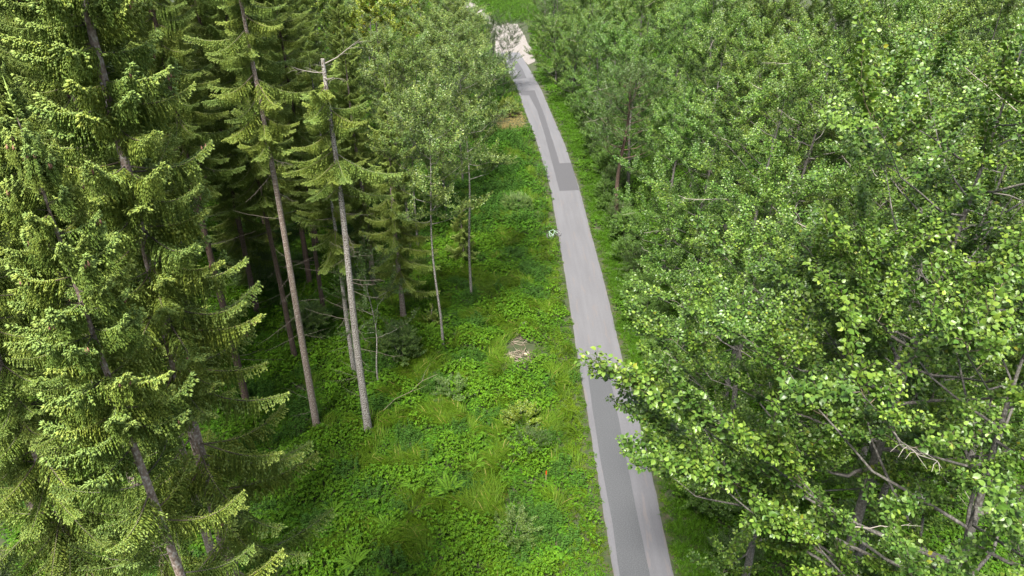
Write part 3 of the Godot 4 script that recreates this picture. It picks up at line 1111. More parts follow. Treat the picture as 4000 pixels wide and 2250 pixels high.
func flat(called: String, label: String, outline: Array, y: float, mat: Material, ragged := 0.0) -> void:
	var ring_ := PackedVector2Array()
	var wob := FastNoiseLite.new()
	wob.frequency = 1.4
	for i in outline.size():
		var p: Vector2 = outline[i]
		var q: Vector2 = outline[(i + 1) % outline.size()]
		var m := maxi(1, int(p.distance_to(q) / 0.6))
		for j in m:
			var e := p.lerp(q, j / float(m))
			var off := Vector2(q.y - p.y, p.x - q.x).normalized() * wob.get_noise_2d(e.x, e.y) * ragged
			ring_.append(e + off)
	var s := Shape.new()
	for p in ring_:
		s.put(Vector3(p.x, y, p.y), Vector3.UP, Color.WHITE)
	s.ix = Geometry2D.triangulate_polygon(ring_)
	setting(called, s.mesh(mat), label)


func surfaces() -> void:
	road_sheet()
	flat("asphalt_patch", "long dark repair patch at the near end of the lane", [Vector2(5.2, -40.01), Vector2(6.63, -40.19), Vector2(6.73, -37.86), Vector2(6.72, -31.62), Vector2(6.73, -26.86), Vector2(6.77, -23.73), Vector2(6.8, 30), Vector2(5.4, 30), Vector2(5.28, -23.73), Vector2(5.32, -26.96), Vector2(5.2, -31.48), Vector2(5.17, -36.39)], 0.034, M.patch, 0.03)
	flat("asphalt_patch", "grey repair strip that widens across the lane", [Vector2(1.2, -113.42), Vector2(3.55, -114.18), Vector2(3.72, -111.78), Vector2(4.59, -100.72), Vector2(5.44, -85.2), Vector2(5.62, -81.35), Vector2(7.0, -81.61), Vector2(7.28, -73.14), Vector2(5.14, -72.85), Vector2(4.78, -80.84), Vector2(4.34, -90.89), Vector2(3.62, -103.24), Vector2(2.64, -111.19), Vector2(1.42, -111.19)], 0.034, M.patch_pale, 0.04)
	flat("asphalt_patch", "angled far repair strip before the gravel", [Vector2(-0.15, -124.22), Vector2(1.04, -124.58), Vector2(0.32, -130.71), Vector2(-0.66, -135.72), Vector2(0.33, -137.4), Vector2(1.19, -132.48), Vector2(1.79, -128.42), Vector2(2.43, -121.79), Vector2(0.13, -120.93)], 0.034, M.patch_pale, 0.04)
	flat("gravel_clearing", "pale gravel turning place at the far end of the lane", [Vector2(-3.0, -137.5), Vector2(-3.4, -152), Vector2(-3.4, -168), Vector2(-1, -172), Vector2(1.2, -171), Vector2(2.6, -158), Vector2(3.2, -149), Vector2(4.4, -141), Vector2(4.2, -134), Vector2(2.9, -131.5), Vector2(1.5, -137.0)], 0.026, M.gravel, 0.15)
	flat("far_road", "pale gravel road leading on behind the trees", [Vector2(-3.4, -168), Vector2(-3.0, -175), Vector2(-5.6, -182), Vector2(-8.6, -197), Vector2(-14, -225), Vector2(-18, -223), Vector2(-12.4, -195), Vector2(-8.4, -176), Vector2(-4.3, -160)], 0.022, M.gravel, 0.3)


func materials() -> void:
	hump.seed = 3
	hump.frequency = 0.16
	hump.fractal_octaves = 3
	field.seed = 21
	field.frequency = 0.2
	field.fractal_octaves = 3
	field_b.seed = 55
	field_b.frequency = 0.27
	field_b.fractal_octaves = 2
	M.needle = leaf_mat(0.62, 0.6, Color.WHITE, 0.4)
	M.needle_tints = []
	for c in [Color(0.85, 0.92, 0.95), Color(0.92, 0.97, 1.0), Color(1.0, 1.0, 1.0), Color(1.08, 1.04, 0.95), Color(1.16, 1.08, 0.95)]:
		M.needle_tints.append(leaf_mat(0.62, 0.6, c, 0.4))
	M.twig = std(0.9)
	M.leaf = leaf_mat(0.42, 0.42, Color(1.06, 1.06, 1.0), 0.45)
	M.leaf_tints = [leaf_mat(0.4, 0.42, Color(0.9, 0.95, 0.98), 0.45), M.leaf, leaf_mat(0.44, 0.45, Color(1.25, 1.17, 0.95), 0.45)]
	M.herb = leaf_mat(0.6, 0.5, Color(1.02, 1.16, 1.1), 0.25)
	M.paint = std(0.5)
	M.spruce_bark = bark(40, [[0.0, Color(0.075, 0.053, 0.04)], [0.38, Color(0.17, 0.126, 0.1)], [0.6, Color(0.23, 0.178, 0.147)], [0.7, Color(0.34, 0.32, 0.285)], [1.0, Color(0.42, 0.4, 0.37)]], 1.2, 0.7)
	M.pale_bark = bark(44, [[0.0, Color(0.0372, 0.0279, 0.01984)], [0.42, Color(0.093, 0.0682, 0.0527)], [0.49, Color(0.2232, 0.2077, 0.186)], [0.62, Color(0.341, 0.3286, 0.3038)], [1.0, Color(0.372, 0.3596, 0.341)]], 1.5, 0.9)
	M.red_bark = bark(48, [[0.0, Color(0.031, 0.01984, 0.01488)], [0.5, Color(0.0775, 0.0496, 0.03596)], [1.0, Color(0.1488, 0.1085, 0.0837)]], 1.2, 0.7)
	M.poplar_bark = bark(52, [[0.0, Color(0.0217, 0.0186, 0.01488)], [0.4, Color(0.062, 0.0558, 0.0465)], [0.65, Color(0.1178, 0.1116, 0.0992)], [1.0, Color(0.2232, 0.217, 0.1984)]], 1.1, 0.8)
	M.sticks = []
	for c in [Color(0.186, 0.1457, 0.1116), Color(0.2852, 0.2356, 0.186), Color(0.124, 0.0868, 0.0651)]:
		M.sticks.append(std(0.9, c))
	M.cut_wood = std(0.8, Color(0.372, 0.2976, 0.2046))
	var soil := std(0.95, Color.WHITE, false)
	soil.albedo_texture = noise_tex(60, 0.02, [[0.0, Color(0.0124, 0.0186, 0.00496)], [0.5, Color(0.0248, 0.0372, 0.0093)], [0.75, Color(0.0372, 0.03596, 0.0155)], [1.0, Color(0.0558, 0.0403, 0.02356)]])
	soil.uv1_triplanar = true
	soil.uv1_world_triplanar = true
	soil.uv1_scale = Vector3.ONE * 0.13
	M.soil = soil
	var road := std(0.85, Color.WHITE, false)
	road.albedo_texture = road_picture()
	M.road = road
	M.patch = std(0.85, Color.WHITE, false)
	M.patch.albedo_texture = noise_tex(70, 0.05, [[0.0, Color(0.037, 0.039, 0.043)], [0.5, Color(0.047, 0.05, 0.0545)], [1.0, Color(0.068, 0.07, 0.075)]])
	M.patch_pale = std(0.85, Color.WHITE, false)
	M.patch_pale.albedo_texture = noise_tex(71, 0.05, [[0.0, Color(0.040, 0.040, 0.044)], [0.5, Color(0.050, 0.050, 0.055)], [1.0, Color(0.066, 0.066, 0.071)]])
	for m in [M.patch, M.patch_pale]:
		m.uv1_triplanar = true
		m.uv1_world_triplanar = true
		m.uv1_scale = Vector3.ONE * 0.45
	M.gravel = std(0.9, Color.WHITE, false)
	M.gravel.albedo_texture = noise_tex(72, 0.03, [[0.0, Color(0.124, 0.1023, 0.0806)], [0.42, Color(0.1457, 0.1302, 0.1178)], [0.6, Color(0.1612, 0.1488, 0.1395)], [1.0, Color(0.1922, 0.1798, 0.1736)]])
	M.gravel.uv1_triplanar = true
	M.gravel.uv1_world_triplanar = true
	M.gravel.uv1_scale = Vector3.ONE * 0.12
	# spruce pieces
	for i in 6:
		boughs.append(bough_mesh(100 + i, 3.0, 0.06 + 0.03 * i, 0.92))
	for i in 4:
		short_boughs.append(bough_mesh(120 + i, 1.2, 0.1, 0.95))
	for i in 4:
		dead_boughs.append(dead_mesh(140 + i, rng.randf_range(1.7, 2.6)))
	M.bare_twig = []
	for i in 3:
		M.bare_twig.append(dead_mesh(160 + i, 2.0, Color(0.3, 0.27, 0.23)))
	rng.seed = 150
	var cone := Shape.new()
	cone.shoot(Vector3.ZERO, Vector3(0, -0.14, 0), 0.024, Color(0.1488, 0.0744, 0.0434), Color(0.2232, 0.124, 0.0744))
	M.cone_mesh = cone.mesh(M.twig)
	var ld := Shape.new()
	for i in 26:
		var a := i * 2.4
		var y := i * 0.028
		ld.shoot(Vector3(0, y, 0), Vector3(cos(a) * 0.14 * (1.1 - i / 30.0), y + 0.06, sin(a) * 0.14 * (1.1 - i / 30.0)), 0.02, tone(HANG, 0.2), tone(FRESH, 0.2))
	ld.shoot(Vector3.ZERO, Vector3(0, 0.95, 0), 0.02, HANG, FRESH)
	M.leader = ld.mesh(M.needle)
	var bl := Shape.new()
	bl.tube(PackedVector3Array([Vector3.ZERO, Vector3(0.8, -0.06, 0.05), Vector3(1.6, 0.02, -0.05), Vector3(2.4, 0.12, 0.1)]), PackedFloat32Array([0.042, 0.03, 0.02, 0.007]), 6, Color(0.1612, 0.1457, 0.124))
	for i in 5:
		var p := Vector3(0.9 + i * 0.3, 0.0, 0.0)
		bl.tube(PackedVector3Array([p, p + Vector3(0.35, -0.05, 0.3 if i % 2 == 0 else -0.3), p + Vector3(0.6, -0.2, 0.45 if i % 2 == 0 else -0.45)]), PackedFloat32Array([0.012, 0.008, 0.003]), 4, Color(0.1488, 0.1302, 0.1085))
	M.bare_limb = bl.mesh(M.twig)
	# leafy branches
	M.plans = {}
	M.bare_twigs = {}
	M.branches = {}
	var looks := {  # young: new leaf colour, also paled to paint light on shoot tips
		"poplar_near": {"len": 1.6, "leaf": 0.135, "shoots": 17, "gap": 0.04, "old": Color(0.0496, 0.1023, 0.0137), "young": Color(0.1457, 0.2263, 0.03952), "odd": Color(0.186, 0.2046, 0.02635), "round": 0.82, "fine": true},
		"poplar": {"len": 1.5, "leaf": 0.12, "shoots": 18, "gap": 0.04, "old": Color(0.05332, 0.1066, 0.01476), "young": Color(0.1457, 0.2201, 0.03794), "odd": Color(0.217, 0.2232, 0.02635), "round": 0.82, "fine": false},
		"ash": {"len": 1.5, "leaf": 0.125, "shoots": 16, "gap": 0.05, "old": Color(0.0713, 0.1209, 0.02635), "young": Color(0.1488, 0.1984, 0.04216), "odd": Color(0.31, 0.2232, 0.01581), "round": 0.72, "fine": false},
		"maple": {"len": 1.4, "leaf": 0.15, "shoots": 17, "gap": 0.05, "old": Color(0.093, 0.1333, 0.01581), "young": Color(0.1736, 0.2046, 0.02108), "odd": Color(0.31, 0.2232, 0.01054), "round": 1.0, "fine": false},
		"dark": {"len": 1.5, "leaf": 0.10, "shoots": 15, "gap": 0.05, "old": Color(0.0279, 0.0589, 0.01159), "young": Color(0.0527, 0.093, 0.01581), "odd": Color(0.062, 0.0992, 0.02108), "round": 0.7, "fine": false},
	}
	var sd := 200
	for kind in looks:
		var d: Dictionary = looks[kind]
		M.plans[kind] = []
		M.bare_twigs[kind] = []
		M.branches[kind] = []
		for i in 5:
			var plan := branch_plan(sd, d.len, d.leaf, d.shoots, d.gap)
			M.plans[kind].append(plan)
			M.branches[kind].append(leafy_mesh(plan, d.old, d.young, d.odd, d.round, d.fine, M.leaf))
			var s := Shape.new()
			twig_shape(plan, s, Color(0.12, 0.10, 0.078))
			M.bare_twigs[kind].append(s.mesh(M.twig))
			sd += 1
	M.single_leaf = []
	var near_look: Dictionary = looks["poplar_near"]
	for i in 3:
		var s := Shape.new()
		s.leaf(Vector3.ZERO, Vector3.RIGHT, Vector3.UP, 1.0, 0.82, (near_look.old as Color).lerp(near_look.young, i * 0.35), 0.16, 0.14)  # paler steps mix young leaf colour with painted-in light
		M.single_leaf.append(s.mesh(M.leaf))
	M.fronds = [frond_mesh(300), frond_mesh(301)]


func spruces() -> void:
	var list := [
		{"x": -10.3, "z": -7.6, "h": 24.0, "cb": 8.0, "reach": 3.6, "near": true, "label": "spruce at the lower left corner with broad bright-tipped boughs"},
		{"x": -7.25, "z": -10.5, "h": 26.6, "cb": 9.0, "reach": 3.1, "r": 0.2, "near": true, "cones": true, "thin": 20.5, "dead": 26, "dead_from": 9.0, "label": "nearest spruce, its cone-bearing top standing below the upper left edge"},
		{"x": -7.8, "z": -13.6, "h": 34.0, "cb": 11.0, "reach": 3.1, "r": 0.26, "near": true, "cones": true, "thin": 19.0, "dead": 34, "dead_from": 8.0, "label": "tallest spruce at left, its long boughs hanging in green curtains"},
		{"x": -10.8, "z": -15.0, "h": 27.0, "cb": 12.0, "reach": 2.8, "r": 0.19, "near": true, "thin": 19.0, "dead": 20, "dead_from": 8.0, "label": "slender spruce standing just behind the two nearest spruces"},
		{"x": -12.18, "z": -34.82, "h": 34.0, "cb": 18.5, "reach": 3.0, "r": 0.22, "gaps": 0.38, "near": true, "dead": 26, "label": "spruce with a straight brown stem bare to half its height"},
		{"x": -8.81, "z": -34.08, "h": 22.4, "cb": 16.0, "reach": 2.9, "r": 0.24, "gaps": 0.38, "near": true, "broken": true, "dead": 40, "dead_from": 1.5, "bark": M.pale_bark, "label": "spruce with a pale lichen-covered stem and a snapped bare top"},
		{"x": -10.69, "z": -39.72, "h": 21.0, "cb": 10.0, "reach": 2.8, "r": 0.17, "gaps": 0.35, "near": true, "dead": 16, "bark": M.pale_bark, "label": "thin spruce right behind the pale snapped-top spruce"},
		{"x": -17.2, "z": -36.96, "h": 36.0, "cb": 15.0, "reach": 2.7, "r": 0.23, "gaps": 0.15, "near": true, "dead": 10, "bark": M.red_bark, "label": "spruce whose reddish stem shows in the dark gap behind the nearest boughs"},
		{"x": -18.56, "z": -29.91, "h": 36.0, "cb": 12.0, "reach": 2.7, "r": 0.2, "dead": 10, "bark": M.red_bark, "label": "spruce with a red-brown foot seen low between the near stems"},
		{"x": -8.4, "z": -47.2, "h": 18.5, "cb": 3.0, "reach": 3.3, "gaps": 0.15, "dead": 6, "label": "dark bushy spruce in the middle, behind the snapped-top spruce"},
		{"x": -11.6, "z": -52.5, "h": 20.0, "cb": 4.0, "reach": 2.9, "gaps": 0.15, "label": "dark spruce behind the bushy middle one, its tip among pale leaves"},
		{"x": -16.64, "z": -51.8, "h": 34.0, "cb": 9.0, "reach": 2.9, "dead": 12, "bark": M.red_bark, "label": "spruce with a thin dark-red stem deep in the shade"},
		{"x": -19.6, "z": -47.3, "h": 36.0, "cb": 10.0, "reach": 3.0, "dead": 10, "bark": M.red_bark, "label": "spruce with a dark stem just beyond the nearest bough tips"},
		{"x": -4.3, "z": -56.1, "h": 5.6, "cb": 0.3, "reach": 1.7, "r": 0.07, "label": "small dark young spruce behind the slender birch-like stems"},
		{"x": -6.0, "z": -46.5, "h": 2.0, "cb": 0.15, "reach": 0.95, "r": 0.04, "label": "knee-high young spruce left of the slender pale stem"},
		{"x": -13.7, "z": -22.6, "h": 36.0, "cb": 11.0, "reach": 2.9, "dead": 10, "label": "spruce filling the gap behind the tallest near spruce"},
		{"x": -15.2, "z": -41.5, "h": 34.0, "cb": 12.0, "reach": 3.2, "r": 0.19, "dead": 14, "bark": M.red_bark, "label": "spruce in the shade between the brown stem and the red stem"},
		{"x": -21.8, "z": -33.8, "h": 36.0, "cb": 11.0, "reach": 3.3, "r": 0.2, "dead": 10, "bark": M.red_bark, "label": "spruce left of the reddish stem, mostly behind near boughs"},
		{"x": -14.4, "z": -47.0, "h": 32.0, "cb": 9.0, "reach": 3.2, "r": 0.17, "dead": 12, "bark": M.red_bark, "label": "thin shaded spruce behind the brown-stemmed one"},
		{"x": -21.6, "z": -41.2, "h": 36.0, "cb": 10.0, "reach": 3.3, "r": 0.2, "dead": 10, "bark": M.red_bark, "label": "spruce closing the dark gap left of the reddish stem"},
		{"x": -24.5, "z": -28.0, "h": 36.0, "cb": 9.0, "reach": 3.3, "dead": 6, "label": "spruce hidden behind the curtains of the tallest near spruce"},
		{"x": -13.2, "z": -57.5, "h": 23.0, "cb": 6.0, "reach": 3.0, "r": 0.16, "dead": 8, "bark": M.red_bark, "label": "dark spruce at the right rim of the shaded stand"},
		{"x": -17.6, "z": -58.5, "h": 33.0, "cb": 6.0, "reach": 3.2, "r": 0.18, "dead": 8, "bark": M.red_bark, "label": "dark spruce behind the thin dark-red stem"},
		{"x": -17.6, "z": -24.5, "h": 36.0, "cb": 15.0, "reach": 3.2, "dead": 8, "label": "spruce seen only through the boughs of the slender one"},
		{"x": -15.0, "z": -17.0, "h": 35.0, "cb": 9.0, "reach": 3.2, "label": "spruce at the left edge behind the nearest top"},
		{"x": -20.5, "z": -22.0, "h": 36.0, "cb": 9.0, "reach": 3.2, "label": "tall spruce at the left edge, deeper in the stand"},
	]
	for i in list.size():
		list[i].seed = 1000 + i * 17
		spruce(list[i])
	rng.seed = 4242
	var spots := []
	for row in 5:
		for col in 9:
			var z := -42.0 - row * 7.5
			var x := -22.5 - col * 5.6 + (2.8 if row % 2 else 0.0)
			if x < -0.75 * absf(z) - 4.0 or (z < -66.0 and x > -24.0 - (absf(z) - 66.0) * 0.25):
				continue
			spots.append([x + rf(-1.4, 1.4), z + rf(-2.0, 2.0), rf(33.0, 38.0), rf(4.0, 9.0)])
	for i in spots.size():
		var p: Array = spots[i]
		spruce({"x": p[0], "z": p[1], "h": p[2], "cb": p[3], "reach": 3.6, "gaps": 0.05, "seed": 3000 + i, "bark": M.red_bark, "label": "dark spruce merging into the shaded stand behind the near spruces", "group": "spruces of the dark stand"})


func left_broadleaves() -> void:
	var list := [
		{"x": -5.0, "z": -43.5, "h": 19.0, "cb": 10.5, "reach": 2.5, "r": 0.1, "kind": "ash", "bark": M.pale_bark, "limbs": 20, "per": 8, "label": "slender pale-stemmed ash standing alone in the clearing"},
		{"x": -3.2, "z": -50.3, "h": 20.0, "cb": 11.0, "reach": 2.8, "r": 0.11, "kind": "ash", "bark": M.pale_bark, "limbs": 20, "per": 8, "label": "slender spotted-stemmed ash nearer the lane than its twin"},
		{"x": -9.4, "z": -59.2, "h": 19.5, "cb": 9.5, "reach": 3.0, "r": 0.15, "kind": "ash", "limbs": 24, "per": 8, "label": "ash with a mossy forked stem left of the young dark spruce"},
		{"x": -8.7, "z": -59.4, "h": 18.5, "cb": 9.0, "reach": 2.6, "r": 0.12, "lx": 0.06, "kind": "ash", "limbs": 16, "per": 6, "label": "leaning ash sharing its foot with the mossy forked stem"},
		{"x": -9.0, "z": -39.06, "h": 9.5, "cb": 4.0, "reach": 1.7, "r": 0.06, "kind": "dark", "bark": M.pale_bark, "limbs": 14, "per": 4, "label": "small thin-stemmed tree with drooping dark leaves beside the snapped spruce"},
		{"x": -6.5, "z": -66.0, "h": 19.5, "cb": 9.0, "reach": 3.0, "r": 0.13, "kind": "ash", "limbs": 24, "per": 8, "label": "grey-green ash behind the slender pair"},
		{"x": -11.5, "z": -66.5, "h": 13.5, "cb": 5.0, "reach": 3.2, "kind": "ash", "limbs": 26, "per": 8, "label": "grey-green ash right of the dark spruce tips"},
		{"x": -5.4, "z": -74.0, "h": 18.5, "cb": 8.0, "reach": 3.0, "r": 0.13, "kind": "ash", "limbs": 24, "per": 8, "label": "ash with orange turning sprays beside the bend"},
		{"x": -19.5, "z": -74.0, "h": 20.0, "cb": 8.0, "reach": 3.6, "kind": "maple", "tint": Color(0.8, 0.9, 1.1), "limbs": 26, "per": 8, "label": "green maple at the edge of the dark spruce stand"},
		{"x": -14.2, "z": -77.0, "h": 19.5, "cb": 7.0, "reach": 4.0, "kind": "maple", "tint": Color(1.1, 1.08, 0.95), "limbs": 22, "per": 8, "label": "bright yellow-green maple crown at the top, left of centre"},
		{"x": -6.5, "z": -86.0, "h": 18.0, "cb": 7.0, "reach": 3.2, "kind": "ash", "limbs": 26, "per": 8, "label": "pale ash crown between the yellow maple and the lane"},
		{"x": -6.8, "z": -95.0, "h": 16.0, "cb": 6.5, "reach": 3.0, "kind": "ash", "limbs": 24, "per": 8, "label": "ash crown just left of the dark roadside tree"},
		{"x": -10.0, "z": -96.0, "h": 19.5, "cb": 6.0, "reach": 3.6, "kind": "maple", "tint": Color(1.12, 1.08, 0.95), "limbs": 26, "per": 8, "label": "light green maple behind the yellow crown"},
		{"x": -9.0, "z": -110.0, "h": 17.0, "cb": 6.0, "reach": 3.2, "kind": "maple", "tint": Color(0.95, 1.0, 1.0), "limbs": 20, "per": 8, "label": "maple with an orange spray in front of the far gravel road"},
		{"x": -17.0, "z": -92.0, "h": 22.0, "cb": 6.0, "reach": 3.8, "kind": "ash", "limbs": 26, "per": 8, "label": "dull green ash behind the maple by the spruces"},
		{"x": -22.0, "z": -84.0, "h": 20.0, "cb": 6.0, "reach": 3.6, "kind": "ash", "tint": Color(0.8, 0.9, 0.9), "limbs": 26, "per": 8, "label": "dull green ash half hidden by the dark spruces"},
		{"x": -2.6, "z": -112.4, "h": 10.8, "cb": 1.4, "reach": 3.6, "r": 0.13, "kind": "dark", "limbs": 32, "per": 9, "called": "oak_tree", "category": "oak", "label": "dark green roadside tree reaching over the pale gravel"},
		{"x": -3.4, "z": -104.5, "h": 6.5, "cb": 0.8, "reach": 2.3, "r": 0.09, "kind": "dark", "limbs": 20, "per": 6, "called": "oak_tree", "category": "oak", "label": "low dark tree on the verge before the far bend"},
	]
	for i in list.size():
		var o: Dictionary = list[i]
		o.seed = 5000 + i * 13
		if not o.has("called"):
			o.called = "maple_tree" if o.kind == "maple" else "ash_tree"
			o.category = "maple" if o.kind == "maple" else "ash"
		broadleaf(o)
	rng.seed = 4343
	var n := 0
	for row in 2:
		for col in 8:
			var z := -122.0 - row * 13.0
			var x := -10.0 - col * 7.0 + rf(-2.0, 2.0)
			if x > -15.0 - row * 2.5 or x < -0.5 * absf(z) + 10.0:
				continue
			var px := x
			broadleaf({"x": px, "z": z + rf(-3, 3), "h": rf(17, 22), "cb": 5.0, "reach": 4.2, "kind": ["ash", "maple", "ash"][n % 3], "limbs": 18, "per": 6, "scale": 1.3, "seed": 6000 + n, "called": "ash_tree", "category": "tree", "tint": Color(0.9, 1.0, 0.95), "label": "broadleaved tree merging into the far wood left of the lane", "group": "far wood left of the lane"})
			n += 1
			rng.seed = 4400 + n


func right_poplars() -> void:
	var list := [
		{"x": 11.2, "z": -12.2, "h": 23.0, "cb": 12.0, "reach": 5.4, "r": 0.28, "near": true, "apart": 290, "kind": "poplar_near", "bare": 3, "limbs": 24, "per": 9, "reaching": [Vector3(3.3, 19.7, -13.2), Vector3(3.7, 18.5, -13.5), Vector3(4.4, 17.6, -13.0), Vector3(4.4, 19.6, -12.4), Vector3(5.2, 17.6, -12.6), Vector3(6.0, 18.8, -11.8), Vector3(6.8, 16.8, -11.6)], "label": "nearest poplar at lower right, its branch reaching out over the lane"},
		{"x": 11.6, "z": -16.8, "h": 27.6, "cb": 14.0, "reach": 4.6, "r": 0.25, "near": true, "apart": 290, "kind": "poplar_near", "bare": 9, "limbs": 28, "per": 9, "label": "tall bright-leaved poplar at the right edge"},
		{"x": 9.9, "z": -20.6, "h": 19.8, "cb": 6.0, "reach": 4.6, "r": 0.2, "near": true, "kind": "poplar_near", "bare": 9, "limbs": 28, "per": 9, "label": "poplar with a grey stem behind the nearest one"},
		{"x": 16.0, "z": -23.0, "h": 25.0, "cb": 9.0, "reach": 4.6, "kind": "poplar", "bare": 12, "limbs": 28, "per": 8, "label": "poplar behind the tall bright-leaved one at the right edge"},
		{"x": 11.6, "z": -29.5, "h": 19.0, "cb": 3.0, "reach": 3.6, "kind": "poplar", "bare": 12, "limbs": 28, "per": 8, "tint": Color(0.92, 0.98, 1.0), "label": "leafy poplar by the lane beyond the overhanging branch"},
		{"x": 13.5, "z": -36.5, "h": 21.5, "cb": 4.0, "reach": 4.0, "kind": "poplar", "bare": 12, "limbs": 28, "per": 8, "label": "light-topped poplar in the middle of the right-hand wood"},
		{"x": 12.2, "z": -43.0, "h": 17.0, "cb": 1.5, "reach": 3.0, "kind": "poplar", "bare": 9, "limbs": 26, "per": 8, "tint": Color(0.85, 0.95, 0.95), "label": "dark leafy poplar with foliage down to the right verge"},
		{"x": 20.0, "z": -31.0, "h": 24.0, "cb": 7.0, "reach": 4.6, "kind": "poplar", "bare": 12, "limbs": 28, "per": 8, "label": "poplar with a dark leaning limb near the right edge"},
		{"x": 17.5, "z": -43.0, "h": 22.0, "cb": 5.0, "reach": 4.2, "kind": "poplar", "bare": 9, "limbs": 26, "per": 8, "lx": 0.1, "bark": M.poplar_bark, "label": "poplar with a dark grey stem leaning to the right"},
		{"x": 12.2, "z": -52.0, "h": 16.5, "cb": 1.5, "reach": 3.0, "kind": "poplar", "bare": 5, "limbs": 24, "per": 8, "tint": Color(0.85, 0.95, 0.95), "label": "roadside poplar halfway along the straight"},
		{"x": 15.5, "z": -54.0, "h": 20.5, "cb": 4.0, "reach": 4.0, "kind": "poplar", "bare": 9, "limbs": 26, "per": 8, "label": "full-crowned poplar set back from the lane, halfway along"},
		{"x": 10.3, "z": -65.1, "h": 15.0, "cb": 6.5, "reach": 3.0, "r": 0.26, "kind": "dark", "limbs": 24, "per": 8, "bark": M.red_bark, "tint": Color(1.3, 1.3, 1.2), "called": "alder_tree", "category": "alder", "label": "old tree with a thick reddish-brown stem on the right verge"},
		{"x": 12.4, "z": -73.0, "h": 15.5, "cb": 2.0, "reach": 3.4, "kind": "poplar", "bare": 5, "limbs": 24, "per": 8, "tint": Color(0.8, 0.92, 0.9), "label": "dark roadside poplar beside the wide repair patch"},
		{"x": 11.6, "z": -83.0, "h": 14.5, "cb": 1.5, "reach": 3.2, "kind": "poplar", "bare": 5, "limbs": 24, "per": 8, "tint": Color(0.8, 0.92, 0.9), "label": "roadside poplar beside the long grey repair strip"},
		{"x": 11.0, "z": -95.0, "h": 13.5, "cb": 1.5, "reach": 3.4, "kind": "poplar", "bare": 5, "limbs": 24, "per": 8, "tint": Color(0.85, 0.95, 0.95), "label": "roadside poplar on the inside of the bend"},
		{"x": 9.2, "z": -107.0, "h": 12.0, "cb": 1.2, "reach": 3.2, "kind": "poplar", "bare": 5, "limbs": 24, "per": 8, "label": "low poplar where the lane bends away"},
		{"x": 7.0, "z": -118.0, "h": 9.5, "cb": 1.0, "reach": 3.6, "kind": "poplar", "bare": 9, "limbs": 26, "per": 8, "label": "bushy poplar with a branch hanging over the far repair strip"},
		{"x": 13.0, "z": -124.0, "h": 13.0, "cb": 1.2, "reach": 4.2, "kind": "poplar", "bare": 5, "limbs": 24, "per": 8, "scale": 1.2, "label": "bushy poplar right of the pale gravel"},
		{"x": 14.5, "z": -137.0, "h": 13.5, "cb": 1.2, "reach": 4.2, "kind": "poplar", "bare": 5, "limbs": 24, "per": 8, "scale": 1.2, "tint": Color(0.85, 0.95, 0.95), "label": "poplar behind the bushy one right of the gravel"},
		{"x": 8.4, "z": -146.0, "h": 11.0, "cb": 0.8, "reach": 4.0, "kind": "dark", "limbs": 24, "per": 8, "scale": 1.2, "tint": Color(1.3, 1.3, 1.2), "label": "dark bushy tree at the right rim of the pale gravel"},
		{"x": 9.5, "z": -176.0, "h": 11.0, "cb": 0.8, "reach": 4.4, "kind": "poplar", "bare": 5, "limbs": 24, "per": 8, "scale": 1.3, "label": "leafy tree at the top edge above the gravel"},
		{"x": 19.5, "z": -160.0, "h": 13.0, "cb": 0.8, "reach": 4.6, "kind": "poplar", "bare": 5, "limbs": 24, "per": 8, "scale": 1.3, "label": "leafy tree at the top edge right of the gravel"},
		{"x": 19.5, "z": -112.0, "h": 15.0, "cb": 2.0, "reach": 4.4, "kind": "poplar", "bare": 5, "limbs": 24, "per": 8, "scale": 1.2, "label": "poplar two rows behind the bend, left of the deep wood"},
		{"x": 17.5, "z": -98.0, "h": 16.5, "cb": 2.0, "reach": 4.2, "kind": "poplar", "bare": 5, "limbs": 24, "per": 8, "scale": 1.2, "label": "poplar in the second row inside the bend"},
		{"x": 26.0, "z": -140.0, "h": 14.0, "cb": 1.0, "reach": 4.6, "kind": "poplar", "bare": 5, "limbs": 24, "per": 8, "scale": 1.3, "label": "far poplar filling the gap at the top edge"},
		{"x": 26.5, "z": -118.0, "h": 16.0, "cb": 1.0, "reach": 4.6, "kind": "poplar", "bare": 5, "limbs": 24, "per": 8, "scale": 1.3, "label": "far poplar just below the gap at the top edge"},
		{"x": 6.6, "z": -160.0, "h": 12.0, "cb": 0.8, "reach": 3.6, "kind": "dark", "limbs": 22, "per": 8, "tint": Color(1.3, 1.3, 1.2), "label": "dark tree on the far side of the pale gravel"},
	]
	for i in list.size():
		list[i].seed = 7000 + i * 11
		broadleaf(list[i])
	rng.seed = 4545
	var spots := []
	for row in 9:
		for col in 16:
			var z := -29.0 - row * 7.2
			var x := 18.5 + col * 5.8 + (2.6 if row % 2 else 0.0)
			if x > 0.76 * absf(z) + 6.0 or x < 16.0 or x < 22.0 and z > -45.0:
				continue
			spots.append([x + rf(-1.6, 1.6), z + rf(-2.0, 2.0), rf(16.0, 25.0), rf(4.0, 7.0), rf(0.85, 1.12)])
	for i in spots.size():
		var p: Array = spots[i]
		broadleaf({"x": p[0], "z": p[1], "h": p[2], "cb": p[3], "reach": 3.5, "kind": "poplar", "limbs": 20, "per": 8, "scale": 1.15, "seed": 8000 + i, "tint": Color(p[4] * (0.9 + 0.25 * fposmod(i * 0.618, 1.0)), p[4], p[4]), "label": "poplar merging into the canopy of the right-hand wood", "group": "poplars of the right-hand wood"})


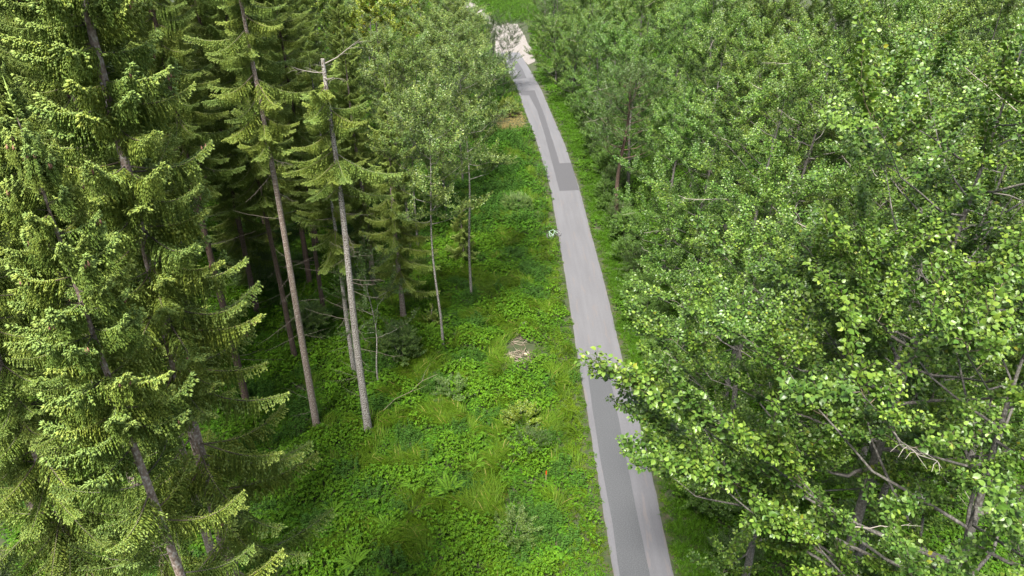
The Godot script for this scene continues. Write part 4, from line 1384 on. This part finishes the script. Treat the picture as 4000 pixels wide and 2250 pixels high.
func low_things() -> void:
	bush("bush", "round dark green bush beside the thin trail left of the lane", 1.0, -32.4, 1.1, 1.0, "dark", Color(1.1, 1.1, 1.0), 9001)
	bush("bush", "bright yellow-green bush just above the dark one by the trail", 0.7, -34.6, 1.0, 0.9, "maple", Color(0.9, 1.0, 1.0), 9002)
	bush("bush", "low blue-green bush in the grass left of the stick heap", -3.9, -37.6, 1.1, 0.6, "ash", Color(0.8, 0.9, 1.0), 9003)
	bush("bush", "leafy bush at the bottom edge near the lane", 0.1, -26.0, 1.2, 0.8, "ash", Color(0.9, 0.98, 0.9), 9004)
	bush("bush", "wide nettle-green bush halfway up the clearing", 0.4, -67.5, 2.0, 1.4, "ash", Color(0.85, 0.95, 0.95), 9005)
	bush("bush", "pale maple sapling leaning out beside the dry grass", -0.6, -100.5, 1.5, 2.2, "maple", Color(0.95, 1.0, 1.1), 9006)
	bush("bush", "tall elder bush at the foot of the red-stemmed spruce stand", -21.0, -52.0, 2.0, 4.5, "ash", Color(0.85, 0.95, 1.0), 9007)
	bush("bush", "shaded elder bush between the dark stems", -15.0, -45.0, 1.8, 2.2, "ash", Color(0.85, 0.95, 1.0), 9008)
	bush("bush", "elder bush behind the pale snapped-top spruce", -7.8, -41.6, 1.4, 2.6, "ash", Color(0.85, 0.95, 1.0), 9009)
	var k := 0
	rng.seed = 9100
	var z := -24.0
	while z > -126.0:
		var off := rf(2.3, 3.2) if z > -72.0 else rf(3.4, 4.6)
		var high := rf(1.4, 3.0)
		bush("shrub", "leafy shrub on the right verge, %s from the near end of the row" % ORDINAL[k], road_right(z) + off, z, rf(1.2, 1.8), high, "poplar" if k % 3 else "dark", Color(0.9, 1.0, 1.0) if k % 3 else Color(1.3, 1.3, 1.2), 9200 + k, "shrubs along the right verge")
		rng.seed = 9300 + k
		z -= rf(2.6, 4.0)
		k += 1
	fern("bright fern standing in the long grass at bottom centre", -3.5, -29.2, 1.2, 9501)
	fern("fern left of the bright one in the long grass", -5.4, -29.6, 1.1, 9502)
	fern("wide fern in the dark ground cover at lower left", -13.0, -31.3, 1.4, 9503)
	fern("fern cut by the bottom edge of the view", -7.8, -24.1, 1.2, 9504)
	fern("fern pair's upper plant beside the grass swirls", -2.2, -30.9, 1.0, 9505)
	fern("lone fern in the dark leaves left of the grass", -9.6, -27.6, 0.9, 9506)
	fern("small fern below the brown-stemmed spruce", -6.6, -26.6, 0.9, 9507)
	fern("fern under the slender pale ash in the clearing", -6.2, -45.2, 1.1, 9508)
	brush_heap()
	marker()
	bicycle()


func _ready() -> void:
	var cam := Camera3D.new()
	cam.name = "camera"
	cam.position = Vector3(0, 30, 0)
	cam.rotation_degrees = Vector3(-30, 0, 0)
	cam.fov = 43.42
	cam.near = 0.2
	cam.far = 1200.0
	add_child(cam)
	var sky := ProceduralSkyMaterial.new()
	sky.sky_top_color = Color(0.90, 0.94, 1.0)
	sky.sky_horizon_color = Color(0.80, 0.85, 0.92)
	sky.sky_curve = 0.3
	sky.sky_energy_multiplier = 0.42
	sky.ground_energy_multiplier = 0.42
	sky.ground_bottom_color = Color(0.2, 0.24, 0.16)
	sky.ground_horizon_color = Color(0.6, 0.64, 0.6)
	var env := Environment.new()
	env.background_mode = Environment.BG_SKY
	env.sky = Sky.new()
	env.sky.sky_material = sky
	env.tonemap_mode = Environment.TONE_MAPPER_LINEAR
	env.tonemap_exposure = 10.0
	env.sdfgi_enabled = true
	env.ssao_enabled = true
	env.ssil_enabled = true
	var we := WorldEnvironment.new()
	we.name = "environment"
	we.environment = env
	add_child(we)
	var sun := DirectionalLight3D.new()
	sun.name = "sun"
	sun.rotation_degrees = Vector3(-60, -20, 0)
	sun.light_energy = 0.5
	sun.light_angular_distance = 15.0
	sun.light_color = Color(1.0, 0.975, 0.94)
	sun.shadow_enabled = true
	add_child(sun)

	materials()
	ground_sheet()
	surfaces()
	spruces()
	left_broadleaves()
	right_poplars()
	undergrowth()
	low_things()
